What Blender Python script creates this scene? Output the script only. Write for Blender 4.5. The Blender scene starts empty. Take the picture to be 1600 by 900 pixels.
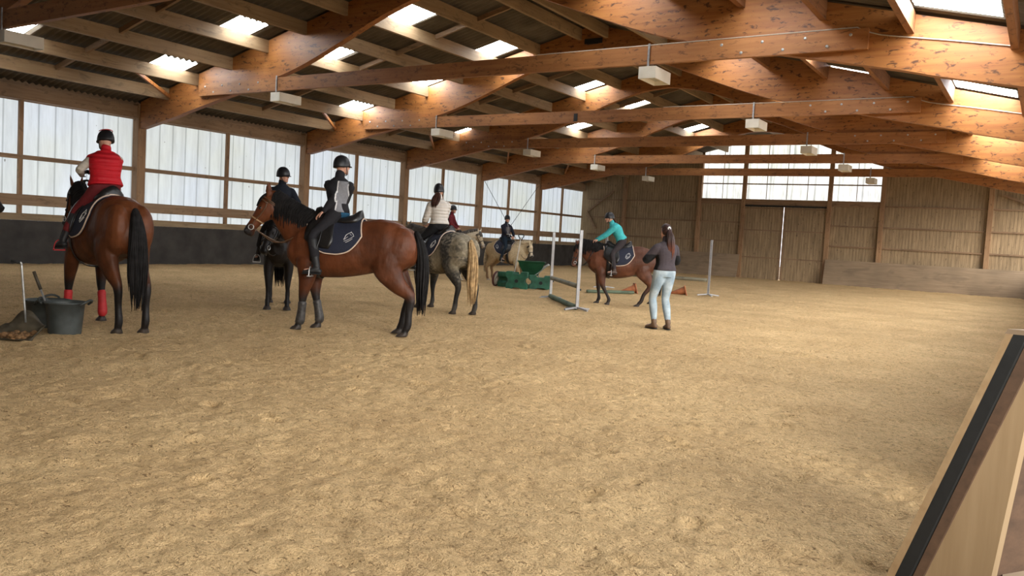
import bpy, bmesh, math, random
import numpy as np
from mathutils import Vector, Matrix, noise
random.seed(7); rng = np.random.default_rng(7)
PI = math.pi
scene = bpy.context.scene
COL = scene.collection

# ---------------------------------------------------------------- camera
FOC = 1286.43
EYE = 1.45
def cam_axes(yaw, p, r):
    f = np.array([-math.sin(yaw)*math.cos(p), math.cos(yaw)*math.cos(p), -math.sin(p)])
    rt = np.array([math.cos(yaw), math.sin(yaw), 0.0]); up = np.cross(rt, f)
    return f, rt*math.cos(r)+up*math.sin(r), -rt*math.sin(r)+up*math.cos(r)
cf, cr, cu = cam_axes(math.radians(32.92744), math.radians(3.57032), math.radians(3.2565))
cd = bpy.data.cameras.new('camera'); cam = bpy.data.objects.new('camera', cd); COL.objects.link(cam)
M3 = Matrix(((cr[0], cu[0], -cf[0]), (cr[1], cu[1], -cf[1]), (cr[2], cu[2], -cf[2])))
cam.matrix_world = Matrix.Translation((0, 0, EYE)) @ M3.to_4x4()
cd.sensor_width = 36; cd.lens = FOC/1600*36; cd.clip_start = 0.05; cd.clip_end = 300
scene.camera = cam

# ---------------------------------------------------------------- world, sun, exposure
w = bpy.data.worlds.new('world'); scene.world = w; w.use_nodes = True
bg = w.node_tree.nodes['Background']; bg.inputs[0].default_value = (0.94, 0.965, 1.0, 1); bg.inputs[1].default_value = 2.8
sd = bpy.data.lights.new('daylight', 'SUN'); sun = bpy.data.objects.new('daylight', sd); COL.objects.link(sun)
sd.energy = 3.0; sd.angle = math.radians(34); sd.color = (1.0, 0.93, 0.82)
sun.rotation_euler = Vector((-0.78, 0.50, -0.35)).to_track_quat('-Z', 'Y').to_euler()
vs = scene.view_settings
vs.view_transform = 'Standard'; vs.look = 'None'; vs.gamma = 1.0; vs.use_curve_mapping = False; vs.exposure = 0.70
SKY_PANEL = 15.0      # daylight coming through the roof panels
WALL_PANEL = 0.47    # daylight coming through the side cladding
GABLE_PANEL = 0.9

# ---------------------------------------------------------------- materials
def new_mat(name):
    m = bpy.data.materials.new(name); m.use_nodes = True
    nt = m.node_tree; b = nt.nodes['Principled BSDF']
    return m, nt, b
def N(nt, t, **kw):
    n = nt.nodes.new(t)
    for k, v in kw.items():
        if k.startswith('i_'):
            key = k[2:]; key = int(key) if key.isdigit() else key.replace('_', ' ')
            n.inputs[key].default_value = v
        else: setattr(n, k, v)
    return n
def ramp(nt, fac, stops):
    r = nt.nodes.new('ShaderNodeValToRGB'); e = r.color_ramp.elements
    while len(e) < len(stops): e.new(0.5)
    for el, (p, c) in zip(e, stops):
        el.position = p; el.color = (c, c, c, 1) if isinstance(c, (int, float)) else (*c, 1)
    nt.links.new(fac, r.inputs[0]); return r
def coords(nt, scale=(1, 1, 1), rot=(0, 0, 0), src='Object'):
    tc = nt.nodes.new('ShaderNodeTexCoord'); mp = nt.nodes.new('ShaderNodeMapping')
    mp.inputs['Scale'].default_value = scale; mp.inputs['Rotation'].default_value = rot
    nt.links.new(tc.outputs[src], mp.inputs[0]); return mp.outputs[0]
def mixc(nt, fac, a, b, mode='MIX'):
    m = nt.nodes.new('ShaderNodeMix'); m.data_type = 'RGBA'; m.blend_type = mode
    for sock, v in ((m.inputs[0], fac), (m.inputs[6], a), (m.inputs[7], b)):
        if hasattr(v, 'is_linked'): nt.links.new(v, sock)
        elif isinstance(v, (int, float)): sock.default_value = v
        else: sock.default_value = (*v, 1) if len(v) == 3 else v
    return m.outputs[2]
def bump(nt, b, h, strength=0.3, dist=0.02):
    n = nt.nodes.new('ShaderNodeBump'); n.inputs['Strength'].default_value = strength; n.inputs['Distance'].default_value = dist
    nt.links.new(h, n.inputs['Height']); nt.links.new(n.outputs[0], b.inputs['Normal'])
def plain(name, c, rough=0.6, metal=0.0, var=0.12, scale=20, bmp=0.0, spec=0.4):
    m, nt, b = new_mat(name)
    v = coords(nt, (scale,)*3); n = N(nt, 'ShaderNodeTexNoise', i_Scale=1.0, i_Detail=4.0); nt.links.new(v, n.inputs['Vector'])
    r = ramp(nt, n.outputs[0], [(0.3, tuple(x*(1-var) for x in c)), (0.7, tuple(min(1, x*(1+var)) for x in c))])
    nt.links.new(r.outputs[0], b.inputs['Base Color'])
    b.inputs['Roughness'].default_value = rough; b.inputs['Metallic'].default_value = metal
    b.inputs['Specular IOR Level'].default_value = spec
    if bmp: bump(nt, b, n.outputs[0], bmp, 0.01)
    return m
def wood(name, axis, c1, c2, knots=0.6, kscale=1.0, rough=0.6, seams=None):
    """long grained timber; axis = direction of the grain"""
    m, nt, b = new_mat(name)
    s = [9.0, 9.0, 9.0]; s['xyz'.index(axis)] = 0.55
    v = coords(nt, s); n = N(nt, 'ShaderNodeTexNoise', i_Scale=1.6, i_Detail=6.0, i_Roughness=0.6); nt.links.new(v, n.inputs['Vector'])
    base = ramp(nt, n.outputs[0], [(0.28, c2), (0.72, c1)]).outputs[0]
    s2 = [7.0*kscale]*3; s2['xyz'.index(axis)] = 3.0*kscale
    v2 = coords(nt, s2); k = N(nt, 'ShaderNodeTexNoise', i_Scale=1.0, i_Detail=3.0, i_Roughness=0.7, i_Distortion=0.6); nt.links.new(v2, k.inputs['Vector'])
    kr = ramp(nt, k.outputs[0], [(0.56, 0.0), (0.66, knots)])
    col = mixc(nt, kr.outputs[0], base, tuple(x*0.30 for x in c2))
    big = N(nt, 'ShaderNodeTexNoise', i_Scale=0.7, i_Detail=2.0); nt.links.new(coords(nt), big.inputs['Vector'])
    br = ramp(nt, big.outputs[0], [(0.3, 0.72), (0.7, 1.0)])
    col = mixc(nt, 1.0, col, br.outputs[0], 'MULTIPLY')
    nt.links.new(col, b.inputs['Base Color']); b.inputs['Roughness'].default_value = rough
    bump(nt, b, n.outputs[0], 0.15, 0.01)
    return m
M = {}
M['glulam'] = wood('glulam timber', 'x', (0.42, 0.170, 0.040), (0.27, 0.090, 0.018), 1.0, 1.7, 0.55)
M['tie'] = wood('tie beam timber', 'x', (0.43, 0.185, 0.055), (0.29, 0.108, 0.028), 0.7, 1.8, 0.6)
M['purlin'] = wood('purlin timber', 'y', (0.40, 0.28, 0.155), (0.27, 0.17, 0.085), 0.4, 0.8, 0.7)
M['purlin_red'] = wood('reddish purlin timber', 'y', (0.34, 0.15, 0.055), (0.20, 0.075, 0.025), 0.7, 1.2, 0.7)
M['stud'] = wood('post timber', 'z', (0.42, 0.26, 0.14), (0.28, 0.15, 0.07), 0.4, 1.0, 0.7)
M['rail'] = wood('rail timber', 'y', (0.40, 0.27, 0.16), (0.27, 0.16, 0.085), 0.4, 1.0, 0.7)
M['railx'] = wood('gable rail timber', 'x', (0.34, 0.22, 0.125), (0.22, 0.13, 0.07), 0.4, 1.0, 0.7)
M['ledge'] = wood('ledge timber', 'y', (0.42, 0.31, 0.18), (0.28, 0.19, 0.10), 0.3, 1.0, 0.8)
M['kick_light'] = wood('plywood kicker', 'x', (0.34, 0.25, 0.16), (0.23, 0.16, 0.10), 0.25, 0.3, 0.8)
M['near_board'] = wood('partition board', 'y', (0.50, 0.35, 0.19), (0.36, 0.23, 0.11), 0.4, 0.5, 0.7)
M['near_board2'] = wood('gusset board', 'z', (0.44, 0.31, 0.17), (0.33, 0.22, 0.11), 0.25, 0.5, 0.75)
M['near_plank'] = wood('partition plank', 'y', (0.16, 0.09, 0.05), (0.08, 0.045, 0.025), 0.3, 1.0, 0.7)
M['black_rubber'] = plain('black rubber', (0.012, 0.013, 0.013), 0.7, bmp=0.2)
M['kick_dark'] = plain('dark kicker board', (0.040, 0.036, 0.032), 0.75, var=0.35, scale=2.2, bmp=0.1)
def boards():
    m, nt, b = new_mat('weathered gable boards')
    v = coords(nt, (7, 7, 0.7)); n = N(nt, 'ShaderNodeTexNoise', i_Scale=1.5, i_Detail=6.0, i_Roughness=0.65); nt.links.new(v, n.inputs['Vector'])
    base = ramp(nt, n.outputs[0], [(0.3, (0.20, 0.140, 0.078)), (0.7, (0.40, 0.285, 0.165))]).outputs[0]
    wv = N(nt, 'ShaderNodeTexWave', wave_type='BANDS', bands_direction='X', i_Scale=2.2, i_Distortion=0.0); nt.links.new(coords(nt), wv.inputs['Vector'])
    seam = ramp(nt, wv.outputs[0], [(0.0, 0.62), (0.10, 1.0)]).outputs[0]
    col = mixc(nt, 1.0, base, seam, 'MULTIPLY')
    k = N(nt, 'ShaderNodeTexNoise', i_Scale=1.0, i_Detail=3.0); nt.links.new(coords(nt, (12, 12, 5)), k.inputs['Vector'])
    kr = ramp(nt, k.outputs[0], [(0.64, 0.0), (0.70, 0.6)]).outputs[0]
    col = mixc(nt, kr, col, (0.06, 0.035, 0.02))
    nt.links.new(col, b.inputs['Base Color']); b.inputs['Roughness'].default_value = 0.85
    bump(nt, b, n.outputs[0], 0.2, 0.01)
    return m
M['boards'] = boards()
def translucent(name, strength, stain, seam_axis, spec=0.3, top=(0.84, 0.92, 1.0), low=(0.82, 0.87, 0.82), seam=2.22):
    """weathered plastic cladding with daylight behind it: it gives off the daylight it lets through"""
    m, nt, b = new_mat(name)
    co = coords(nt)
    n = N(nt, 'ShaderNodeTexNoise', i_Scale=0.35, i_Detail=3.0); nt.links.new(co, n.inputs['Vector'])
    s = N(nt, 'ShaderNodeTexNoise', i_Scale=1.0, i_Detail=5.0, i_Roughness=0.7); nt.links.new(coords(nt, (5, 5, 0.6)), s.inputs['Vector'])
    base = mixc(nt, ramp(nt, n.outputs[0], [(0.35, 0.0), (0.65, 1.0)]).outputs[0], low, top)
    st = ramp(nt, s.outputs[0], [(0.35, 1.0-stain), (0.62, 1.0)]).outputs[0]
    col = mixc(nt, 1.0, base, st, 'MULTIPLY')
    wv = N(nt, 'ShaderNodeTexWave', wave_type='BANDS', bands_direction=seam_axis, i_Scale=1.0, i_Distortion=0.0)
    sc = {'X': (seam*2*PI/20, 1, 1), 'Y': (1, seam*2*PI/20, 1)}[seam_axis]
    nt.links.new(coords(nt, sc), wv.inputs['Vector'])
    sm = ramp(nt, wv.outputs[0], [(0.0, 0.62), (0.035, 1.0)]).outputs[0]
    col = mixc(nt, 1.0, col, sm, 'MULTIPLY')
    sp = N(nt, 'ShaderNodeTexNoise', i_Scale=9.0, i_Detail=1.0); nt.links.new(coords(nt, (1, 1, 0.6)), sp.inputs['Vector'])
    spr = ramp(nt, sp.outputs[0], [(0.80, 0.0), (0.815, 0.85)]).outputs[0]
    col = mixc(nt, spr, col, (0.12, 0.11, 0.09))
    nt.links.new(col, b.inputs['Base Color'])
    nt.links.new(col, b.inputs['Emission Color']); b.inputs['Emission Strength'].default_value = strength
    b.inputs['Roughness'].default_value = 0.4
    mm = mixc(nt, 1.0, col, (0.35, 0.35, 0.35), 'MULTIPLY'); nt.links.new(mm, b.inputs['Base Color'])
    return m
M['wallsheet'] = translucent('translucent side cladding', WALL_PANEL, 0.17, 'Y')
M['gablesheet'] = translucent('translucent gable sheets', GABLE_PANEL, 0.45, 'X', top=(1, 1, 0.97), low=(0.9, 0.92, 0.80), seam=0.9)
M['skylight'] = plain('roof light sheet', (0.8, 0.85, 0.9), 0.4)
_nt = M['skylight'].node_tree; _b = _nt.nodes['Principled BSDF']
_w = N(_nt, 'ShaderNodeTexWave', wave_type='BANDS', bands_direction='Y', i_Scale=PI/10/0.177, i_Distortion=0.0); _nt.links.new(coords(_nt), _w.inputs['Vector'])
_nt.links.new(mixc(_nt, ramp(_nt, _w.outputs[0], [(0.0, 0.06), (0.05, 1.0)]).outputs[0], (0.05, 0.055, 0.06), (0.93, 0.97, 1.0)), _b.inputs['Emission Color'])
_b.inputs['Emission Strength'].default_value = SKY_PANEL
M['fibre'] = plain('corrugated fibre cement', (0.115, 0.095, 0.07), 0.9, var=0.35, scale=1.3)
M['steel'] = plain('galvanised steel', (0.42, 0.42, 0.41), 0.45, 0.7, var=0.25, scale=15)
M['dark_steel'] = plain('dark steel', (0.03, 0.03, 0.03), 0.5, 0.5)
M['lampbox'] = plain('cream lamp housing', (0.66, 0.62, 0.52), 0.5, var=0.06, scale=5)
M['lampglass'] = plain('lamp glass', (0.45, 0.44, 0.38), 0.2)
M['cable'] = plain('grey cable', (0.45, 0.38, 0.3), 0.6)
M['concrete'] = plain('outside concrete', (0.30, 0.22, 0.14), 0.9, var=0.25, scale=2, bmp=0.2)

def sand_mat():
    m, nt, b = new_mat('arena sand')
    co = coords(nt)
    n = N(nt, 'ShaderNodeTexNoise', i_Scale=0.9, i_Detail=5.0, i_Roughness=0.6); nt.links.new(co, n.inputs['Vector'])
    f = N(nt, 'ShaderNodeTexNoise', i_Scale=13.0, i_Detail=6.0, i_Roughness=0.72, i_Distortion=0.4); nt.links.new(co, f.inputs['Vector'])
    g = N(nt, 'ShaderNodeTexNoise', i_Scale=70.0, i_Detail=3.0, i_Roughness=0.7); nt.links.new(co, g.inputs['Vector'])
    c = mixc(nt, ramp(nt, n.outputs[0], [(0.3, 0.0), (0.7, 1.0)]).outputs[0], (0.65, 0.435, 0.215), (0.84, 0.59, 0.305))
    c = mixc(nt, ramp(nt, f.outputs[0], [(0.33, 0.55), (0.50, 0.0)]).outputs[0], c, (0.36, 0.225, 0.105))
    c = mixc(nt, ramp(nt, g.outputs[0], [(0.60, 0.0), (0.72, 0.45)]).outputs[0], c, (0.78, 0.62, 0.36))
    fl = N(nt, 'ShaderNodeTexNoise', i_Scale=22.0, i_Detail=2.0, i_Distortion=1.5); nt.links.new(coords(nt, (1, 1.8, 1)), fl.inputs['Vector'])
    c = mixc(nt, ramp(nt, fl.outputs[0], [(0.63, 0.0), (0.69, 0.8)]).outputs[0], c, (0.20, 0.115, 0.05))
    f2 = N(nt, 'ShaderNodeTexNoise', i_Scale=48.0, i_Detail=2.0, i_Distortion=1.0); nt.links.new(coords(nt, (1, 1.7, 1), (0, 0, .5)), f2.inputs['Vector'])
    c = mixc(nt, ramp(nt, f2.outputs[0], [(0.60, 0.0), (0.68, 0.7)]).outputs[0], c, (0.26, 0.155, 0.07))
    nt.links.new(c, b.inputs['Base Color']); b.inputs['Roughness'].default_value = 0.95; b.inputs['Specular IOR Level'].default_value = 0.15
    a = N(nt, 'ShaderNodeMath', operation='ADD'); nt.links.new(f.outputs[0], a.inputs[0])
    h = N(nt, 'ShaderNodeMath', operation='MULTIPLY', i_1=0.35); nt.links.new(g.outputs[0], h.inputs[0]); nt.links.new(h.outputs[0], a.inputs[1])
    bump(nt, b, a.outputs[0], 1.0, 0.09)
    return m
M['sand'] = sand_mat()

def attr_mat(name, rough=0.5, spec=0.35, fine=18, amt=0.25, quilt=None, sheen=0.0, stretch=(1, 1, 1)):
    m, nt, b = new_mat(name)
    a = nt.nodes.new('ShaderNodeAttribute'); a.attribute_name = 'Col'
    n = N(nt, 'ShaderNodeTexNoise', i_Scale=float(fine), i_Detail=4.0, i_Roughness=0.6); nt.links.new(coords(nt, stretch), n.inputs['Vector'])
    r = ramp(nt, n.outputs[0], [(0.3, 1-amt), (0.7, 1.0)])
    c = mixc(nt, 1.0, a.outputs[0], r.outputs[0], 'MULTIPLY')
    nt.links.new(c, b.inputs['Base Color']); b.inputs['Roughness'].default_value = rough; b.inputs['Specular IOR Level'].default_value = spec
    if name == 'horse coat':
        mz = N(nt, 'ShaderNodeTexNoise', i_Scale=5.0, i_Detail=3.0, i_Roughness=0.6); nt.links.new(coords(nt, (1, 1, .6)), mz.inputs['Vector']); bump(nt, b, mz.outputs[0], 0.45, 0.05)
    if sheen: b.inputs['Sheen Weight'].default_value = sheen
    if quilt:
        wv = N(nt, 'ShaderNodeTexWave', wave_type='BANDS', bands_direction='Z', i_Scale=quilt*2*PI/20/2.0, i_Distortion=1.2, i_Detail=1.0); nt.links.new(coords(nt), wv.inputs['Vector'])
        bump(nt, b, wv.outputs[0], 0.55, 0.02)
    return m
M['coat'] = attr_mat('horse coat', 0.52, 0.28, 7, 0.42)
M['coat_rough'] = attr_mat('shaggy coat', 0.75, 0.2, 30, 0.35)
M['skin'] = attr_mat('skin', 0.55, 0.4, 30, 0.08)
M['cloth'] = attr_mat('cloth', 0.85, 0.2, 25, 0.25)
M['quilted'] = attr_mat('quilted cloth', 0.6, 0.25, 12, 0.15, quilt=34)
M['denim'] = attr_mat('denim', 0.85, 0.2, 14, 0.28)
def hair_mat(name, c, rough=0.8):
    return plain(name, c, rough, var=0.45, scale=14, spec=0.15)
M['hair_black'] = hair_mat('black hair', (0.010, 0.009, 0.009))
M['hair_brown'] = hair_mat('brown hair', (0.05, 0.018, 0.011), 0.45)
M['hair_red'] = attr_mat('auburn hair', 0.45, 0.4, 40, 0.4)
M['hair_blond'] = hair_mat('blond tail hair', (0.36, 0.24, 0.12))
M['hair_cream'] = hair_mat('cream hair', (0.52, 0.42, 0.28))
M['hair_grey'] = hair_mat('dark grey hair', (0.09, 0.08, 0.07))
M['leather'] = plain('black leather', (0.012, 0.011, 0.011), 0.33, var=0.3)
M['brown_leather'] = plain('brown leather', (0.09, 0.045, 0.022), 0.4, var=0.3)
M['tan_leather'] = plain('tan leather', (0.32, 0.20, 0.10), 0.5, var=0.2)
M['pad'] = plain('navy saddle cloth', (0.014, 0.017, 0.033), 0.85, var=0.2, scale=60, bmp=0.2)
M['piping'] = plain('beige piping', (0.55, 0.42, 0.33), 0.7)
M['white'] = plain('white print', (0.75, 0.75, 0.75), 0.6)
M['helmet'] = plain('black helmet shell', (0.012, 0.012, 0.014), 0.38)
M['red'] = plain('red cloth', (0.42, 0.02, 0.022), 0.6)
M['eye'] = plain('dark eye', (0.008, 0.005, 0.004), 0.1)
M['boot_grey'] = plain('grey tendon boot', (0.035, 0.032, 0.030), 0.5, var=0.6, scale=22)

# ---------------------------------------------------------------- mesh helpers
def mesh_obj(name, bm, m, parent=None, smooth=False):
    me = bpy.data.meshes.new(name)
    bmesh.ops.recalc_face_normals(bm, faces=bm.faces)
    bm.to_mesh(me); bm.free()
    o = bpy.data.objects.new(name, me); COL.objects.link(o)
    if m: me.materials.append(m)
    if parent: o.parent = parent
    if smooth: me.polygons.foreach_set('use_smooth', [True]*len(me.polygons))
    return o
def tag(o, label=None, cat=None, group=None, kind=None):
    if label: o['label'] = label
    if cat: o['category'] = cat
    if group: o['group'] = group
    if kind: o['kind'] = kind
    return o
def empty(name, mat=None, label=None, cat=None, group=None):
    o = bpy.data.objects.new(name, None); COL.objects.link(o); o.empty_display_size = 0.1
    if mat is not None: o.matrix_world = mat
    return tag(o, label, cat, group)
def bx(bm, x0, x1, y0, y1, z0, z1):
    vs_ = [bm.verts.new(p) for p in ((x0, y0, z0), (x1, y0, z0), (x1, y1, z0), (x0, y1, z0), (x0, y0, z1), (x1, y0, z1), (x1, y1, z1), (x0, y1, z1))]
    for f in ((0, 3, 2, 1), (4, 5, 6, 7), (0, 1, 5, 4), (1, 2, 6, 5), (2, 3, 7, 6), (3, 0, 4, 7)): bm.faces.new([vs_[i] for i in f])
def obox(bm, a, b, w_, h_, up=(0, 0, 1)):
    """bar from a to b with section w_ x h_"""
    a = Vector(a); b = Vector(b); t = (b-a).normalized(); up = Vector(up)
    s = t.cross(up)
    if s.length < 1e-4: s = t.cross(Vector((1, 0, 0)))
    s.normalize(); u = s.cross(t)
    r = []
    for c in (a, b):
        r.append([bm.verts.new(c+s*sx*w_/2+u*sy*h_/2) for sx, sy in ((-1, -1), (1, -1), (1, 1), (-1, 1))])
    bm.faces.new(r[0][::-1]); bm.faces.new(r[1])
    for i in range(4): bm.faces.new((r[0][i], r[0][(i+1) % 4], r[1][(i+1) % 4], r[1][i]))
def prism(bm, outline, y0, y1):
    """outline in XZ extruded along Y"""
    a = [bm.verts.new((x, y0, z)) for x, z in outline]; b = [bm.verts.new((x, y1, z)) for x, z in outline]
    n = len(a); bm.faces.new(a); bm.faces.new(b[::-1])
    for i in range(n): bm.faces.new((a[i], b[i], b[(i+1) % n], a[(i+1) % n]))
def skin_rings(bm, rings, cap=True, closed=True):
    R_ = [[bm.verts.new(p) for p in r] for r in rings]; n = len(R_[0])
    for a, b in zip(R_[:-1], R_[1:]):
        for i in range(n if closed else n-1): bm.faces.new((a[i], a[(i+1) % n], b[(i+1) % n], b[i]))
    if cap: bm.faces.new(R_[0][::-1]); bm.faces.new(R_[-1])
    return R_
def catmull(vals, sub):
    vals = [np.array(v, float) for v in vals]
    if len(vals) < 3 or sub < 2: return vals
    P = [2*vals[0]-vals[1]]+vals+[2*vals[-1]-vals[-2]]; out = []
    for i in range(1, len(P)-2):
        for k in range(sub):
            t = k/sub
            out.append(0.5*((2*P[i])+(P[i+1]-P[i-1])*t+(2*P[i-1]-5*P[i]+4*P[i+1]-P[i+2])*t*t+(3*P[i]-P[i-1]-3*P[i+1]+P[i+2])*t**3))
    out.append(P[-2]); return out
def chain(bm, pts, rad, side=(0, 1, 0), n=12, sub=3, cap=True):
    """tapered limb through pts; rad = r or (r_side, r_other) per point"""
    rad = [(r, r) if isinstance(r, (int, float)) else r for r in rad]
    data = catmull([list(p)+list(r) for p, r in zip(pts, rad)], sub)
    P = [Vector(d[:3]) for d in data]; Rr = [(max(1e-4, d[3]), max(1e-4, d[4])) for d in data]
    side = Vector(side); rings = []
    T = []
    for i in range(len(P)):
        t = (P[min(i+1, len(P)-1)]-P[max(i-1, 0)])
        T.append(t.normalized() if t.length > 1e-9 else Vector((0, 0, 1)))
    last = [None]
    def ring(c, t, ru, rv):
        s = side-t*side.dot(t)
        if s.length < 0.35 and last[0] is not None: s = last[0]-t*last[0].dot(t)
        elif last[0] is not None and s.dot(last[0]) < 0: s = -s
        if s.length < 1e-3: s = t.orthogonal()
        s.normalize(); v = t.cross(s); last[0] = s
        return [c+s*math.cos(a)*ru+v*math.sin(a)*rv for a in (2*PI*k/n for k in range(n))]
    if cap:
        r0 = min(Rr[0]); rings.append(ring(P[0]-T[0]*r0*0.85, T[0], Rr[0][0]*0.35, Rr[0][1]*0.35)); rings.append(ring(P[0]-T[0]*r0*0.5, T[0], Rr[0][0]*0.8, Rr[0][1]*0.8))
    for p, t, r in zip(P, T, Rr): rings.append(ring(p, t, *r))
    if cap:
        r1 = min(Rr[-1]); rings.append(ring(P[-1]+T[-1]*r1*0.5, T[-1], Rr[-1][0]*0.8, Rr[-1][1]*0.8)); rings.append(ring(P[-1]+T[-1]*r1*0.85, T[-1], Rr[-1][0]*0.35, Rr[-1][1]*0.35))
    skin_rings(bm, rings)
def ellipsoid(bm, c, U, V, W, n=12, m=8):
    c = Vector(c); U = Vector(U); V = Vector(V); W = Vector(W); rings = []
    for j in range(1, m):
        th = PI*j/m
        rings.append([c+W*math.cos(th)+(U*math.cos(a)+V*math.sin(a))*math.sin(th) for a in (2*PI*k/n for k in range(n))])
    R_ = skin_rings(bm, rings, cap=False)
    t = bm.verts.new(c+W); b = bm.verts.new(c-W)
    for i in range(n):
        bm.faces.new((t, R_[0][i], R_[0][(i+1) % n])); bm.faces.new((b, R_[-1][(i+1) % n], R_[-1][i]))
def fuse(name, bm, m, parent, voxel, colfn=None, smooth_it=4, fac=0.5):
    """join the overlapping volumes into one continuous surface"""
    bmesh.ops.recalc_face_normals(bm, faces=bm.faces)
    me = bpy.data.meshes.new(name); bm.to_mesh(me); bm.free()
    o = bpy.data.objects.new(name, me); COL.objects.link(o)
    r = o.modifiers.new('r', 'REMESH'); r.mode = 'VOXEL'; r.voxel_size = voxel
    s = o.modifiers.new('s', 'SMOOTH'); s.iterations = smooth_it; s.factor = fac
    dg = bpy.context.evaluated_depsgraph_get()
    me2 = bpy.data.meshes.new_from_object(o.evaluated_get(dg)); o.modifiers.clear(); o.data = me2; me2.name = name; bpy.data.meshes.remove(me)
    me2.materials.clear(); me2.materials.append(m)
    me2.polygons.foreach_set('use_smooth', [True]*len(me2.polygons))
    if colfn: paint(me2, colfn)
    if parent: o.parent = parent
    return o
def paint(me, colfn):
    n = len(me.vertices); co = np.empty(n*3); me.vertices.foreach_get('co', co); co = co.reshape(-1, 3)
    c = np.asarray(colfn(co), float)
    if c.ndim == 1: c = np.tile(c, (n, 1))
    at = me.color_attributes.new('Col', 'FLOAT_COLOR', 'POINT')
    at.data.foreach_set('color', np.concatenate([c[:, :3], np.ones((n, 1))], 1).ravel())
def sstep(a, b, x):
    t = np.clip((x-a)/(b-a), 0, 1); return t*t*(3-2*t)
def nz(co, s, off=0.0):
    return np.array([noise.noise(Vector(p)*s+Vector((off, off, off))) for p in co])
def tube(bm, pts, r, n=6, sub=3, side=(0, 0, 1)):
    rr = [r]*len(pts) if isinstance(r, (int, float)) else r
    chain(bm, pts, rr, side=side, n=n, sub=sub, cap=False)

# ================================================================= STRUCTURE
XL = -22.73; YF = 42.53; XC = -11.30
FR = [8.0, 14.53, 21.03, 26.55, 32.0, 37.39]
def roofz(x): return 4.79+0.245*((x+22.75) if x < XC else (-x+2*XC+22.75))
# floor: sand with hoof churn
def fbm(X, Y, f0, octs, seed, gain=0.5):
    r = np.random.default_rng(seed); out = np.zeros_like(X); a = 1.0; f = f0
    for _ in range(octs):
        tb = r.random((256, 256)); x = X*f; y = Y*f; xi = np.floor(x).astype(int); yi = np.floor(y).astype(int)
        fx = x-xi; fy = y-yi; fx = fx*fx*(3-2*fx); fy = fy*fy*(3-2*fy)
        g = lambda i, j: tb[(xi+i) % 256, (yi+j) % 256]
        out += a*((g(0, 0)*(1-fx)+g(1, 0)*fx)*(1-fy)+(g(0, 1)*(1-fx)+g(1, 1)*fx)*fy-0.5); a *= gain; f *= 2.03
    return out
def grid_lines(stops):
    out = []
    for (a, b, d) in stops: out += list(np.arange(a, b, d))
    out.append(stops[-1][1]); return np.array(out)
gx = grid_lines([(-23.4, -14, 0.13), (-14, -7, 0.05), (-7, -0.02, 0.025)])
gy = grid_lines([(-5, 2, 0.25), (2, 8, 0.025), (8, 16, 0.045), (16, 25, 0.11), (25, 42.9, 0.22)])
GX, GY = np.meshgrid(gx, gy, indexing='ij')
big = fbm(GX, GY, 0.9, 2, 1)
hz = 0.026*fbm(GX, GY, 3.1, 4, 2, 0.62)+0.016*big
mid_ = fbm(GX, GY, 6.5, 2, 5); hz += -0.022*np.clip(mid_-0.28, 0, 1)*4*0.5
rid = 1-np.abs(fbm(GX, GY, 5.0, 3, 9))*2.2; hz += 0.010*rid
hz += 0.013*np.clip(fbm(GX, GY, 11.0, 3, 21, 0.75), -0.6, 0.35)
for _ in range(700):       # hoof prints
    px = rng.uniform(-22, -0.4); py = rng.uniform(2.2, 30); a = rng.uniform(0, 2*PI); r0 = 0.065
    i0, i1 = np.searchsorted(gx, [px-0.16, px+0.16]); j0, j1 = np.searchsorted(gy, [py-0.16, py+0.16])
    if i1 <= i0 or j1 <= j0: continue
    dx = GX[i0:i1, j0:j1]-px; dy = GY[i0:i1, j0:j1]-py
    u_ = dx*math.cos(a)+dy*math.sin(a); v_ = -dx*math.sin(a)+dy*math.cos(a)
    d_ = np.sqrt((u_/1.25)**2+v_**2)
    hz[i0:i1, j0:j1] += 0.6*-0.032*np.exp(-(d_/0.055)**4)+0.018*np.exp(-((d_-0.088)/0.028)**2)*(u_ > -0.05)
FLOOR_Z = hz-hz.mean()
nx, ny = GX.shape
me = bpy.data.meshes.new('floor'); me.vertices.add(nx*ny)
me.vertices.foreach_set('co', np.stack([GX, GY, FLOOR_Z], -1).reshape(-1))
ii, jj = np.meshgrid(np.arange(nx-1), np.arange(ny-1), indexing='ij'); v0 = (ii*ny+jj).ravel()
q = np.stack([v0, v0+ny, v0+ny+1, v0+1], 1); nf = len(q)
me.loops.add(nf*4); me.loops.foreach_set('vertex_index', q.ravel()); me.polygons.add(nf)
me.polygons.foreach_set('loop_start', np.arange(nf)*4); me.polygons.foreach_set('loop_total', np.full(nf, 4)); me.polygons.foreach_set('use_smooth', [True]*nf)
me.update(); me.materials.append(M['sand'])
floor = bpy.data.objects.new('floor', me); COL.objects.link(floor); tag(floor, 'pale yellow churned sand floor of the riding arena', kind='structure')
bm = bmesh.new(); bx(bm, -60, 40, -60, 90, -0.30, -0.14); tag(mesh_obj('trim_1', bm, M['concrete']), 'ground outside the arena', kind='structure')
bm = bmesh.new(); bx(bm, -0.06, 6, -8, 8, -0.1, 0.03); tag(mesh_obj('trim_2', bm, M['concrete']), 'brown walkway floor outside the near partition', kind='structure')

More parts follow.
